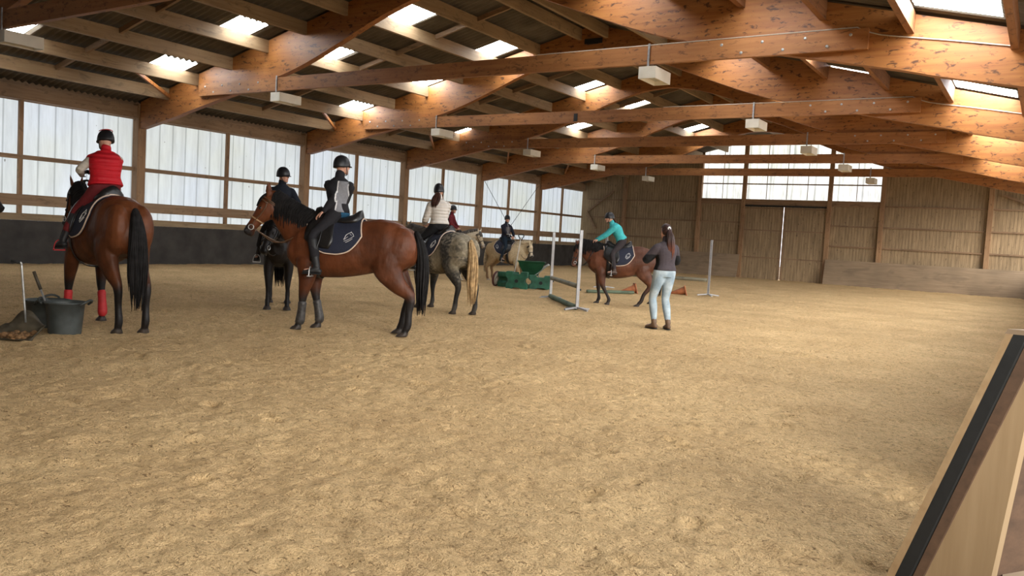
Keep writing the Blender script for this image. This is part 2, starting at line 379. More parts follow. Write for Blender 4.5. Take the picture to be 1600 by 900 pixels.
# roof with skylights
SK = []   # (x0,x1,y0,y1)
rowsL = [(-20.42, -19.58), (-17.52, -16.62), (-14.63, -13.6)]
for r_, ys in ((0, [(13.1, 14.05), (19.92, 20.95), (26.3, 27.35), (8.9, 9.9), (33.4, 34.3)]),
               (1, [(13.05, 13.92), (16.1, 16.98), (20.0, 20.95), (26.72, 27.6), (30.3, 31.2)]),
               (2, [(15.93, 16.85), (19.84, 20.75), (25.8, 26.45), (29.65, 30.5), (36.3, 37.1)])):
    for y in ys: SK.append((*rowsL[r_], *y))
rowsR = [(-2.05, -0.85), (-4.85, -3.95), (-7.65, -6.75)]
for r_, ys in ((0, [(13.2, 14.2), (20.1, 20.95), (7.0, 7.9), (25.6, 26.4), (31, 31.9)]), (1, [(12.2, 13.4), (21.15, 21.8), (18.2, 19.2), (28, 29)]), (2, [(12.9, 13.9), (16.4, 17.3), (19.4, 20.4), (26, 27)])):
    for y in ys: SK.append((*rowsR[r_], *y))
PX = [-21.4, -20.07, -18.65, -17.25, -15.87, -14.49, -13.1, -11.72]
PXR = [-10.88, -9.1, -7.7, -6.3, -4.87, -3.48, -2.12, -0.68]
def roof():
    cuts = sorted(set([-23.6, XC, 1.0]+[v for s in SK for v in s[:2]]))
    dy = 0.177/6; ys = np.arange(-4, 44, dy)
    bm = bmesh.new(); bs = [bmesh.new() for _ in SK]
    zc = 0.028*np.cos(2*PI*ys/0.177)
    cols = [[bm.verts.new((x, float(y), roofz(x)+0.05+float(z))) for y, z in zip(ys, zc)] for x in cuts]
    for i in range(len(cuts)-1):
        xm = (cuts[i]+cuts[i+1])/2
        ss = [(k, s) for k, s in enumerate(SK) if s[0] <= xm <= s[1]]
        for j in range(len(ys)-1):
            ym = ys[j]+dy/2; hit = None
            for k, s in ss:
                if s[2] <= ym <= s[3]: hit = k; break
            if hit is None: bm.faces.new((cols[i][j], cols[i+1][j], cols[i+1][j+1], cols[i][j+1]))
    c = mesh_obj('ceiling', bm, M['fibre'], smooth=False); tag(c, 'corrugated grey fibre cement roof seen from below', kind='structure')
    for s in SK:
        b2 = bmesh.new(); yy = [y for y in ys if s[2]-dy*0.6 <= y <= s[3]+dy*0.6]
        a = [[b2.verts.new((x, float(y), roofz(x)+0.05+0.028*math.cos(2*PI*y/0.177))) for y in yy] for x in (s[0], s[1])]
        for j in range(len(yy)-1): b2.faces.new((a[0][j], a[1][j], a[1][j+1], a[0][j+1]))
        mesh_obj('skylight_panel', b2, M['skylight'], c)['label'] = 'bright clear corrugated roof light'
    return c
ceil = roof()
bays = list(zip([1.5]+FR, FR+[42.4]))
for (y0, y1) in bays:
    for k, x in enumerate(PX+PXR):
        if y0 < 2 and x < -2: continue
        bm = bmesh.new(); z = roofz(x)
        bx(bm, x-0.05, x+0.05, y0+0.09, y1-0.09, z-0.34, z-0.02); mesh_obj('roof_purlin', bm, M['purlin'] if x < -9 else M['purlin_red'], ceil)
    if y0 > 2:
        ym = (y0+y1)/2
        for P_ in (PX, PXR):
            for a, b in zip(P_[:-1], P_[1:]):
                bm = bmesh.new(); obox(bm, (a+0.05, ym, roofz(a+.05)-0.09), (b-0.05, ym, roofz(b-.05)-0.09), 0.07, 0.12); mesh_obj('blocking_piece', bm, M['railx'], ceil)

# glulam frames
BOT = [(11.31, 4.0), (9.7, 4.30), (9.1, 4.44), (7.2, 4.82), (5.5, 5.18), (4.5, 5.46), (3.3, 5.90), (2.1, 6.36), (0.9, 6.70), (0.0, 6.80)]
def rafter_outline(sgn):
    xs = catmull([(d, z) for d, z in BOT], 3); lim = 11.4
    out = [(XC+sgn*d, z) for d, z in xs]; out += [(XC, 7.55), (XC+sgn*5.7, roofz(XC-5.7)-0.03), (XC+sgn*lim, roofz(XC-lim)-0.03), (XC+sgn*lim, 4.0)]
    return out
ordn = ['nearest the camera, cropped by the top left corner', 'its left post behind the red vested rider', 'its left post beside the rider in the dark jumper',
        'third whole arch from the camera', 'fourth whole arch from the camera', 'farthest arch in front of the gable windows']
lampn = 0
for fi, y in enumerate(FR):
    t = empty('timber_frame', Matrix.Translation((XC, y, 0)), 'orange glulam roof arch, '+ordn[fi], 'roof frame', 'glulam roof arches')
    inv = Matrix.Translation((-XC, -y, 0))
    def part(name, bm, m, **k):
        bm.transform(inv); return mesh_obj(name, bm, m, t, **k)
    for s in (-1, 1):
        bm = bmesh.new(); prism(bm, rafter_outline(s), y-0.09, y+0.09); part('rafter', bm, M['glulam'])
    bm = bmesh.new(); bx(bm, XL-0.27, XL-0.0, y-0.13, y+0.13, 0, 4.72); part('post', bm, M['stud'])
    bm = bmesh.new(); bx(bm, 0.22, 0.48, y-0.13, y+0.13, 0, 4.72); part('post', bm, M['stud'])
    bm = bmesh.new(); bx(bm, XC-8.57, XC+8.57, y-0.19, y-0.09, 4.80, 5.13); part('tie_beam', bm, M['tie'])
    bm = bmesh.new(); obox(bm, (-20.07, y-1.9, 5.14), (-21.3, y-0.1, 4.86), 0.06, 0.09); part('knee_brace', bm, M['glulam'])
    if 0 < fi < 4:
        for s in (-1, 1):
            for k in range(7):
                bm = bmesh.new(); x = XC+s*(8.3-0.36*k); z = 4.88 if k % 2 else 5.04
                ellipsoid(bm, (x, y-0.195, z), (0.028, 0, 0), (0, 0, 0.028), (0, 0.012, 0), 8, 5); part('bolt', bm, M['steel'])
    if fi in (1, 2):
        bm = bmesh.new(); tube(bm, [(-9.0, y-0.17, 5.145), (-6.0, y-0.17, 5.15), (-3.2, y-0.17, 5.155), (-2.9, y-0.12, 5.15), (-2.55, y-0.11, 5.02), (-1.6, y-0.11, 4.86), (-0.7, y-0.11, 4.70)], 0.011, 6, 3); part('cable', bm, M['cable'])
    if fi == 2:
        bm = bmesh.new(); bx(bm, -11.55, -11.0, y-0.14, y-0.10, 7.02, 7.16); bx(bm, -11.45, -11.1, y-0.17, y-0.13, 7.0, 7.05); part('steel_bracket', bm, M['dark_steel'])
        bm = bmesh.new(); bx(bm, -11.72, -11.60, y-0.20, y-0.19, 4.84, 5.06); part('steel_plate', bm, M['dark_steel'])
    # lamps hanging from the tie
    for side, x in (('left', -16.72), ('right', -6.54)):
        if fi == 0 and side == 'right': continue
        yc = y+0.12
        nm = ['near', 'first whole', 'second whole', 'third whole', 'fourth whole', 'farthest'][fi]
        L = empty('ceiling_lamp', Matrix.Translation((x, yc, 4.53)), f'cream box lamp hanging under the {side} side of the {nm} tie beam' if fi else 'cream box lamp cut by the left photo edge under the nearest tie beam', 'ceiling lamp', 'box lamps under the tie beams')
        bm = bmesh.new()   # open-bottomed housing with tapered sides
        w0, l0 = 0.17, 0.36; b_ = [(-w0, -l0), (w0, -l0), (w0, l0), (-w0, l0)]
        o0 = [bm.verts.new((a, b, 0)) for a, b in b_]; o1 = [bm.verts.new((a*1.0, b*1.0, 0.22)) for a, b in b_]
        i0 = [bm.verts.new((a*0.85, b*0.93, 0)) for a, b in b_]; i1 = [bm.verts.new((a*0.6, b*0.7, 0.08)) for a, b in b_]
        bm.faces.new(o1)
        for k in range(4):
            k2 = (k+1) % 4
            bm.faces.new((o0[k], o0[k2], o1[k2], o1[k])); bm.faces.new((o0[k], i0[k], i0[k2], o0[k2])); bm.faces.new((i0[k], i1[k], i1[k2], i0[k2]))
        mesh_obj('lamp_housing', bm, M['lampbox'], L)
        bm = bmesh.new(); bx(bm, -w0*0.6, w0*0.6, -l0*0.7, l0*0.7, 0.06, 0.08); mesh_obj('lamp_glass', bm, M['lampglass'], L)
        bm = bmesh.new(); bx(bm, -0.02, 0.02, -0.34, -0.325, 0.20, 0.64); mesh_obj('hanger_strap', bm, M['steel'], L)
        bm = bmesh.new(); bx(bm, -0.02, 0.02, -0.34, -0.06, 0.215, 0.225); mesh_obj('hanger_foot', bm, M['steel'], L)

# left wall
bm = bmesh.new(); yy = np.arange(-4, 42.9, 0.05); pf = [0.02 if (y % 0.45) < 0.05 else 0.0 for y in yy]
lo = [bm.verts.new((XL-0.32+p, float(y), 1.2)) for y, p in zip(yy, pf)]; hi = [bm.verts.new((XL-0.32+p, float(y), 4.75)) for y, p in zip(yy, pf)]
for j in range(len(yy)-1): bm.faces.new((lo[j], lo[j+1], hi[j+1], hi[j]))
wl = mesh_obj('wall_left', bm, M['wallsheet']); tag(wl, 'long side wall of milky translucent ribbed sheets', kind='structure')
for y in (-1.5, 4.8, 11.19, 17.7, 23.74, 29.22, 34.6, 40.0):
    bm = bmesh.new(); bx(bm, XL-0.24, XL-0.14, y-0.05, y+0.05, 1.1, 4.4); mesh_obj('stud', bm, M['stud'], wl)
fy = [-4]+FR+[42.53]
for a, b in zip(fy[:-1], fy[1:]):
    for nm, z0, z1, x0, x1, mt in (('girt', 2.76, 2.87, XL-0.30, XL-0.13, 'rail'), ('rail', 1.54, 1.83, XL-0.13, XL-0.06, 'rail'), ('ledge_board', 1.15, 1.33, XL-0.30, XL-0.06, 'ledge')):
        bm = bmesh.new(); bx(bm, x0, x1, a+0.13, b-0.13, z0, z1); mesh_obj(nm, bm, M[mt], wl)
    bm = bmesh.new(); bx(bm, XL-0.25, XL-0.05, a+0.13, b-0.13, 4.30, 4.66)
    bx(bm, XL-0.36, XL-0.25, a, b, 4.28, 4.88); mesh_obj('eave_beam', bm, M['rail'], wl)
for p, q_ in (((XL-0.12, 32.15, 4.2), (XL-0.12, 35.4, 1.35)), ((XL-0.12, 37.25, 4.15), (XL-0.12, 34.4, 1.6))):
    bm = bmesh.new(); tube(bm, [p, q_], 0.012, 6, 1); mesh_obj('brace_rod', bm, M['dark_steel'], wl)
bm = bmesh.new(); bx(bm, XL-0.05, XL+0.03, -4, YF-0.1, -0.1, 1.15); tag(mesh_obj('baseboard_left', bm, M['kick_dark']), 'dark kicking boards along the foot of the translucent left wall', kind='structure')

# gable wall
bm = bmesh.new()
xs_ = [-23.4, -15.79, -13.4, -9.33, -6.92, 1.0]
def gable_piece(bm, x0, x1, z0, z1=None):
    if z1 is None:
        pts = [(x0, z0), (x1, z0)]+([(x1, roofz(x1)+0.1)] + ([(XC, roofz(XC)+0.1)] if x0 < XC < x1 else []) + [(x0, roofz(x0)+0.1)])
    else: pts = [(x0, z0), (x1, z0), (x1, z1), (x0, z1)]
    prism(bm, pts, YF+0.05, YF+0.10)
gable_piece(bm, -23.4, -15.79, 0); gable_piece(bm, -6.92, 1.0, 0)
gable_piece(bm, -15.79, -13.4, 0, 4.06); gable_piece(bm, -9.33, -6.92, 0, 4.06); gable_piece(bm, -13.4, -9.33, 3.74, 4.06)
wf = mesh_obj('wall_far', bm, M['boards']); tag(wf, 'far gable wall of weathered vertical boards', kind='structure')
for x in (-20.28, -15.89, -13.50, -9.23, -6.82, -2.35):
    bm = bmesh.new(); bx(bm, x-0.1, x+0.1, YF-0.12, YF+0.05, 0, roofz(x)-0.1); mesh_obj('post', bm, M['stud'], wf)
px_ = [-22.7, -20.28, -15.89, -13.50, -9.23, -6.82, -2.35, 0.2]
for a, b in zip(px_[:-1], px_[1:]):
    if a == -13.50: continue
    for z in (3.86, 2.86, 1.87):
        bm = bmesh.new(); bx(bm, a+0.1, b-0.1, YF-0.04, YF+0.05, z-0.035, z+0.035); mesh_obj('rail', bm, M['railx'], wf)
bm = bmesh.new(); bx(bm, -15.79, -6.92, YF-0.06, YF+0.05, 3.80, 4.08); mesh_obj('door_header', bm, M['railx'], wf)
for p, q_ in (((-21.0, YF-0.06, 4.35), (-22.6, YF-0.06, 3.15)), ((-22.6, YF-0.06, 3.1), (-22.0, YF-0.06, 2.2)), ((-1.9, YF-0.06, 4.5), (-0.9, YF-0.06, 4.1))):
    bm = bmesh.new(); obox(bm, p, q_, 0.10, 0.10); mesh_obj('diagonal_brace', bm, M['railx'], wf)
for k, (x0, x1) in enumerate(((-15.78, -13.60), (-13.40, -9.33), (-9.13, -6.93))):
    bm = bmesh.new(); pts = [(x0, 4.08), (x1, 4.08), (x1, roofz(x1))]+([(XC, roofz(XC))] if x0 < XC < x1 else [])+[(x0, roofz(x0))]
    prism(bm, pts, YF+0.06, YF+0.07)
    o = mesh_obj(f'window_{k+1}', bm, M['gablesheet']); tag(o, ['left', 'middle', 'right'][k]+' section of the milky gable glazing above the barn doors', kind='structure')
    for z in (4.86, 5.62):
        bm = bmesh.new(); bx(bm, x0, x1, YF-0.02, YF+0.05, z-0.03, z+0.03); mesh_obj('glazing_rail', bm, M['railx'], o)
    n_ = 4 if k == 1 else 2
    for j in range(1, n_):
        x = x0+(x1-x0)*j/n_; bm = bmesh.new(); bx(bm, x-0.015, x+0.015, YF+0.03, YF+0.055, 4.1, roofz(x)-0.1); mesh_obj('mullion', bm, M['railx'], o)
for k, (x0, x1) in enumerate(((-13.42, -11.46), (-11.36, -9.32))):
    bm = bmesh.new(); bx(bm, x0, x1, YF-0.02, YF+0.03, -0.06, 3.76)
    o = mesh_obj(f'door_{k+1}', bm, M['boards']); tag(o, ['left', 'right'][k]+' leaf of the tall boarded sliding door', kind='structure')
    for z in (1.1, 2.5, 3.62):
        bm = bmesh.new(); bx(bm, x0+0.02, x1-0.02, YF-0.06, YF-0.02, z-0.03, z+0.03); mesh_obj('door_rail', bm, M['railx'], o)
    xe = x1 if k == 0 else x0
    bm = bmesh.new(); bx(bm, xe-0.04, xe+0.04, YF-0.05, YF-0.02, 0.03, 3.70); mesh_obj('door_edge', bm, M['railx'], o)
bm = bmesh.new(); bx(bm, -13.4, -9.3, YF-0.10, YF-0.065, 3.70, 3.78); tag(mesh_obj('trim_3', bm, M['dark_steel']), 'black sliding rail above the barn doors', kind='structure')
bm = bmesh.new()
for x0, x1 in ((-22.7, -13.5), (-9.2, 0.2)):
    prism_pts = [(YF-0.45, -0.05), (YF-0.40, -0.05), (YF-0.12, 1.2), (YF-0.17, 1.2)]
    a = [bm.verts.new((x0, y, z)) for y, z in prism_pts]; b = [bm.verts.new((x1, y, z)) for y, z in prism_pts]
    bm.faces.new(a); bm.faces.new(b[::-1])
    for i in range(4): bm.faces.new((a[i], b[i], b[(i+1) % 4], a[(i+1) % 4]))
tag(mesh_obj('baseboard_far', bm, M['kick_light']), 'slanted brown plywood kicking boards at the foot of the gable wall', kind='structure')
bm = bmesh.new(); bx(bm, 0.12, 0.2, 5.5, YF, -0.1, 1.15)
prism(bm, [(-.44, -.05), (-.40, -.05), (.13, 1.15), (.09, 1.15)], 25, YF-.5); tag(mesh_obj('baseboard_right', bm, M['kick_light']), 'kicking boards along the open right side', kind='structure')

bm = bmesh.new(); prism(bm, [(-23.4, -0.1), (3.3, -0.1), (3.3, 4.0), (1.0, roofz(1.0)), (XC, roofz(XC)), (-23.4, roofz(-23.4))], -4.2, -4.1); tag(mesh_obj('wall_near_blocker', bm, M['boards']), 'unseen gable wall added behind the camera to block light', kind='structure')  # unseen end wall, added to cut daylight from behind and darken the foreground
bm = bmesh.new(); bx(bm, 3.2, 3.3, -4.1, 2.5, -0.1, 2.6); tag(mesh_obj('wall_right_blocker', bm, M['boards']), 'unseen low wall added beside the camera to shade the near sand', kind='structure')  # invented wall out of view, blocks the sun to darken the lower right sand
# end of the slanted kicking wall beside the camera
t = empty('partition', Matrix.Translation((-0.3, 3.9, 0)), 'end of a low slanted wooden kicking wall with a black layer, in the lower right foreground', 'partition')
inv = Matrix.Translation((0.3, -3.9, 0)); dv = (0.62, 0.95)
def slab(name, m, base, top, z0=0.0, z1=1.17, y_off=0.0, L_=1.0, label=None):
    bm = bmesh.new(); f = lambda p, q_, z: p+(q_-p)*z/1.17
    a = [(f(base[0], top[0], z0), z0), (f(base[1], top[1], z0), z0), (f(base[1], top[1], z1), z1), (f(base[0], top[0], z1), z1)]
    v0_ = [bm.verts.new((x, 3.9+y_off, z)) for x, z in a]; v1_ = [bm.verts.new((x+dv[0]*L_, 3.9+y_off+dv[1]*L_, z)) for x, z in a]
    bm.faces.new(v0_); bm.faces.new(v1_[::-1])
    for i in range(4): bm.faces.new((v0_[i], v1_[i], v1_[(i+1) % 4], v0_[(i+1) % 4]))
    bm.transform(inv); o = mesh_obj(name, bm, m, t)
    if label: o['label'] = label
slab('arena_board', M['near_board'], (-.505, -.473), (-.121, -.097), label='orange brown board on the arena side')
slab('rubber_layer', M['black_rubber'], (-.472, -.420), (-.096, -.050), label='black rubber layer')
slab('slanted_stud', M['near_plank'], (-.408, -.372), (-.040, .010), y_off=.012, z1=1.13)
slab('gusset_board', M['near_board2'], (-.372, -.109), (.008, .012), y_off=.020, z1=1.10, L_=.03, label='pale brown gusset board closing the wall end')
slab('top_plank', M['kick_light'], (-.521, -.30), (-.125, .10), z0=1.17, z1=1.19, y_off=.0)

# ================================================================= HORSES
# torso rings, unit horse (withers 1.55 m): x, top, bottom, half width, top sharpness
TORSO = [(-.84, 1.20, 1.02, .07, 1), (-.80, 1.30, .96, .14, 1), (-.72, 1.42, .90, .22, .95), (-.60, 1.50, .88, .265, .85), (-.46, 1.545, .86, .285, .85), (-.32, 1.555, .83, .28, .9),
         (-.16, 1.525, .79, .275, .9), (.0, 1.49, .755, .29, .9), (.16, 1.47, .73, .29, .95), (.32, 1.495, .72, .27, 1.1), (.46, 1.54, .72, .24, 1.35),
         (.58, 1.53, .74, .225, 1.3), (.70, 1.46, .79, .21, 1.1), (.80, 1.35, .86, .165, 1), (.88, 1.22, .95, .09, 1)]
class Horse:
    def __init__(s, name, pos, heading, sc, sz=1.0, belly=0.0, wide=1.0, neck=None, head=None, legs=None, colour=None, mane=None, tailm=None, coat='coat', label='', tendon=None, hair_side=1, tail_len=1.0, thick=1.1, hoofc=(.05, .038, .03), neck_thick=1.0, group='horses in the arena', hind_shift=0.0):
        s.sc = sc; s.sz = sz; s.wide = wide; s.belly = belly; s.colour = colour
        s.a = math.atan2(heading[1], heading[0])
        s.root = empty(name, Matrix.Translation((pos[0], pos[1], 0)) @ Matrix.Rotation(s.a, 4, 'Z'), label, 'horse')
        s.k = Matrix.Diagonal((sc, sc*wide, sc*sz, 1))
        # default skeleton in unit coordinates
        s.neck = neck or [(.60, 0, 1.24), (.86, 0, 1.48), (1.08, 0, 1.72), (1.20, 0, 1.86)]
        s.head = head or [(1.18, 0, 1.86), (1.52, 0, 1.40)]
        base = {'fl': [(.56, .15, .95), (.57, .165, .70), (.60, .16, .47), (.59, .16, .28), (.585, .16, .14), (.615, .16, .07), (.65, .16, 0)],
                'fr': [(.56, -.15, .95), (.57, -.165, .70), (.60, -.16, .47), (.59, -.16, .28), (.585, -.16, .14), (.615, -.16, .07), (.65, -.16, 0)],
                'hl': [(-.52, .14, 1.18), (-.47, .17, .93), (-.61, .16, .70), (-.735, .155, .53), (-.70, .155, .32), (-.685, .155, .15), (-.65, .155, .07), (-.61, .155, 0)],
                'hr': [(-.52, -.14, 1.18), (-.47, -.17, .93), (-.61, -.16, .70), (-.735, -.155, .53), (-.70, -.155, .32), (-.685, -.155, .15), (-.65, -.155, .07), (-.61, -.155, 0)]}
        for k_, mv in (legs or {}).items():
            # mv = list of (dx, dz) for the last joints (knee/hock downwards), or a full list
            L = base[k_]; n_ = len(mv)
            for i, d in enumerate(mv): p = L[len(L)-n_+i]; L[len(L)-n_+i] = (p[0]+d[0], p[1]+(d[2] if len(d) > 2 else 0), p[2]+d[1])
        s.legs = base; s.thick = thick; s.neck_thick = neck_thick
        s.body(coat, hoofc); s.maneb(mane, hair_side); s.tailb(tailm, tail_len)
        if tendon: s.boots(*tendon)
    def P(s, p): return Vector((p[0]*s.sc, p[1]*s.sc*s.wide, p[2]*s.sc*s.sz))
    def ring(s, x):
        x = max(-.84, min(.88, x))
        for a, b in zip(TORSO[:-1], TORSO[1:]):
            if a[0] <= x <= b[0]:
                t = (x-a[0])/(b[0]-a[0]); r = [a[i]+(b[i]-a[i])*t for i in range(5)]
                r[2] -= s.belly*max(0, 1-((x+.02)/.5)**2); r[3] *= 1+s.belly*1.2*max(0, 1-((x)/.6)**2); return r
    def surf(s, x, phi, off=0.0):
        """point on the barrel, phi 0 = spine, off = outward offset in metres"""
        _, zt, zb, hw, e = s.ring(x); zc = zb+(zt-zb)*.46
        c, sn = math.cos(phi), math.sin(phi)
        y = hw*math.copysign(abs(sn)**(e if c > 0 else .85), sn)
        z = zc+((zt-zc) if c > 0 else (zc-zb))*c
        return s.P((x, y, z))+Vector((0, sn*off, c*off))
    def head_frame(s):
        a = s.P(s.head[0]); b = s.P(s.head[1]); T = (b-a).normalized()
        nk = s.P(s.neck[-1])-s.P(s.neck[0])
        side = Vector(s.head[2]) if len(s.head) > 2 else Vector((0, 0, 1)).cross(T)
        side = (side-T*side.dot(T)).normalized(); F = side.cross(T)  # F = forehead side
        if F.z < 0 and abs(F.z) > .05: F = -F
        side = T.cross(F)*1.0
        return a, (b-a).length, T, side, F
    HR = [(0.0, .055, .12, .075), (.08, .075, .16, .09), (.20, .085, .185, .10), (.33, .08, .185, .098), (.46, .07, .145, .082), (.60, .06, .10, .064), (.74, .054, .08, .056), (.86, .056, .075, .058), (.95, .05, .068, .055), (1.0, .032, .045, .042)]
    def hsurf(s, t, phi, off=0.0):
        a, Lh, T, S, F = s.head_frame(); t_ = max(0, min(1, t))
        for p, q_ in zip(s.HR[:-1], s.HR[1:]):
            if p[0] <= t_ <= q_[0]:
                u = (t_-p[0])/(q_[0]-p[0]); f, j, w_ = [p[i]+(q_[i]-p[i])*u for i in (1, 2, 3)]
        k = Lh/.58; c, sn = math.cos(phi), math.sin(phi)
        f, j, w_ = f*k, j*k, w_*k*(1.0 if s.thick <= 1 else 1.05)
        mid_ = (f-j)/2; h_ = (f+j)/2
        return a+T*(Lh*t)+F*(mid_+(h_+off)*c)+S*((w_+off)*math.copysign(abs(sn)**.9, sn))
    def body(s, coat, hoofc):
        bm = bmesh.new(); n = 28
        rings = []
        for i in range(53):
            x = -.84+i*(1.72/52); rings.append([s.surf(x, 2*PI*k/n) for k in range(n)])
        skin_rings(bm, rings)
        k = s.sc; nt_ = s.neck_thick
        # shoulder, chest and haunch masses
        for sd_ in (-1, 1):
            ellipsoid(bm, s.P((.52, .13*sd_, 1.10)), (.20*k, 0, -.05*k), (0, .105*k, 0), (.06*k, 0, .33*k*s.sz))
            ellipsoid(bm, s.P((-.58, .125*sd_, 1.15)), (.25*k, 0, 0), (0, .15*k, 0), (-.04*k, 0, .31*k*s.sz), 16, 10)
            ellipsoid(bm, s.P((.76, .085*sd_, 1.08)), (.11*k, 0, 0), (0, .10*k, 0), (0, 0, .17*k))
        # neck
        np_ = [s.P(p) for p in s.neck]
        rn = [(.165*k*nt_, .325*k*nt_), (.115*k*nt_, .235*k*nt_), (.085*k*nt_, .165*k*nt_), (.07*k*nt_, .13*k)]
        side = Vector((0, 1, 0))
        chain(bm, np_, rn, side=side, n=18, sub=5)
        # head
        rr = []
        for i in range(21):
            t = i/20; rr.append([s.hsurf(t, 2*PI*q_/20) for q_ in range(20)])
        skin_rings(bm, rr)
        a, Lh, T, S, F = s.head_frame(); kh = Lh/.58
        ellipsoid(bm, a+T*(-.01*kh)-F*(.02*kh), S*(.075*kh), F*(.09*kh), T*(.08*kh), 12, 8)
        for sg in (-1, 1):
            e0 = a+S*(.052*kh*sg)+F*(.045*kh)+T*(.005*kh)
            d = (-T*.75+F*.45+S*(.25*sg)).normalized() if abs(T.z) < .97 else (Vector((0, 0, 1))+S*.25*sg)
            up = (Vector((0, 0, 1))*.75+d*.45+S*(.16*sg)).normalized()
            chain(bm, [e0-up*.03, e0+up*.045*kh, e0+up*.10*kh, e0+up*.16*kh], [(.026*kh, .02*kh), (.036*kh, .020*kh), (.028*kh, .016*kh), (.008*kh, .008*kh)], side=F, n=10, sub=3)
            ellipsoid(bm, s.hsurf(.34, .95*sg, -.006), T*(.032*kh), F*(.022*kh), S*(.022*kh), 10, 6)       # brow
            ellipsoid(bm, s.hsurf(.93, .9*sg, -.006), T*(.03*kh), F*(.025*kh), S*(.02*kh), 8, 6)          # nostril wing
            ellipsoid(bm, s.hsurf(.22, 1.75*sg, -.03), T*(.09*kh), F*(.09*kh), S*(.03*kh), 10, 6)         # cheek
        ellipsoid(bm, s.hsurf(.92, PI, -.0), T*(.045*kh), F*(.022*kh), S*(.035*kh), 10, 6)                # chin
        # legs
        q = s.k; t_ = s.thick
        fr = [(.085, .15), (.072, .10), (.047, .055), (.029, .036), (.037, .041), (.034, .038), (.052, .058)]
        hr = [(.12, .23), (.110, .185), (.070, .115), (.045, .066), (.034, .045), (.040, .046), (.036, .041), (.052, .058)]
        for nm, L in s.legs.items():
            R_ = fr if nm[0] == 'f' else hr
            pts = [s.P(p) for p in L[:-1]]; rad = [(a_*k*t_, b_*k*t_) for a_, b_ in R_[:-1]]
            foot = s.P(L[-1]); top = pts[-1]
            chain(bm, pts, rad, side=(0, 1, 0), n=14, sub=4)
            # knee / hock detail
            if nm[0] == 'h': hk = s.P(L[3]); ellipsoid(bm, hk+Vector((-.035*k, 0, .02*k)), (.035*k, 0, .02*k), (0, .028*k, 0), (-.015*k, 0, .055*k), 10, 7)
            # hoof: cone widening to the ground
            d = (foot-top); fwd = Vector((1, 0, 0)); rings_ = []
            for u, ru in ((.25, .046), (.55, .056), (1.0, .066)):
                c = top+d*u; rings_.append([c+Vector((math.cos(a_)*ru*1.12*k*t_, math.sin(a_)*ru*k*t_, 0)) for a_ in (2*PI*i/14 for i in range(14))])
            skin_rings(bm, rings_)
        s.muz = s.hsurf(1.0, 0); colour = s.colour
        hoofs = [s.P(L[-1]) for L in s.legs.values()]; poll = a
        def cf_(co):
            hx = np.array(s.muz); m_ = np.linalg.norm(co-hx, axis=1)
            return colour(co/np.array([s.sc, s.sc*s.wide, s.sc*s.sz]), m_/s.sc, hoofs, co, hoofc, s)
        s.bodyo = fuse('body', bm, M[coat], s.root, 0.0135*s.sc, cf_, 5, .5)
        for sg in (-1, 1):
            bm = bmesh.new(); ellipsoid(bm, s.hsurf(.345, .98*sg, .006*kh), T*(.020*kh), F*(.015*kh), S*(.012*kh), 10, 8); mesh_obj('eye', bm, M['eye'], s.root, smooth=True)
    def crest(s, t):
        P_ = catmull([list(s.P(p)) for p in s.neck], 8); i = min(len(P_)-2, int(t*(len(P_)-1))); f = t*(len(P_)-1)-i
        p = Vector(P_[i]*(1-f)+P_[i+1]*f); T = Vector(P_[i+1]-P_[i]).normalized()
        side = Vector((0, 1, 0)); side = (side-T*side.dot(T)).normalized(); up = T.cross(side)*-1
        if up.z < 0 and up.x > -0.2: up = -up
        r = (.325*(1-t)**1.2+.125*t+.0)*s.sc*s.neck_thick if t < .5 else (.20*(1-t)*1.3+.125)*s.sc*s.neck_thick
        return p, T, side, up, r
    def maneb(s, m, hs):
        if not m: return
        bm = bmesh.new(); k = s.sc
        for i in range(560):
            t = .02+.98*random.random(); p, T, side, up, r = s.crest(t)
            rr = [.325, .235, .165, .13]; u = t*3; j = min(2, int(u)); r = (rr[j]+(rr[j+1]-rr[j])*(u-j))*k*(s.neck_thick if t < .9 else 1)
            wv = random.uniform(-.03, .03)*k; L_ = random.uniform(.22, .42)*k*(0.9+.1*t); sg = hs if random.random() < .85 else -hs
            ws = [.165, .115, .085, .07]; wd = (ws[j]+(ws[j+1]-ws[j])*(u-j))*k*s.neck_thick
            a0 = p+up*(r*.96); 
            def at(ph, extra): return p+up*math.cos(ph)*(r+extra)+side*sg*math.sin(ph)*(wd+extra)
            pts = [at(-.25, .0), at(.15, (.006+.016*random.random())*k), at(.55, (.008+.018*random.random())*k), at(1.0, (.006+.018*random.random())*k)]
            pts += [pts[-1]+Vector((wv, sg*.01*k, -L_*.35))+T*wv, pts[-1]+Vector((wv*2, sg*.0*k, -L_*.75))]
            if sg != hs: pts = pts[:4]
            r0 = random.uniform(.006, .011)*k
            tube(bm, pts, [r0, r0*1.2, r0*1.2, r0, r0*.8, r0*.25][:len(pts)], 5, 2)
        a, Lh, T, S, F = s.head_frame()
        for i in range(26):   # forelock
            u = random.uniform(-1, 1); p0 = a+S*(.04*k*u)+F*(.06*k)-T*.02*k
            tube(bm, [p0, s.hsurf(.10, u*.5, .015*k), s.hsurf(.22, u*.55, .014*k), s.hsurf(.30+.06*random.random(), u*.6, .010*k)], [.010*k, .012*k, .010*k, .003*k], 5, 2)
        s.mane = mesh_obj('mane', bm, m, s.root, smooth=True)
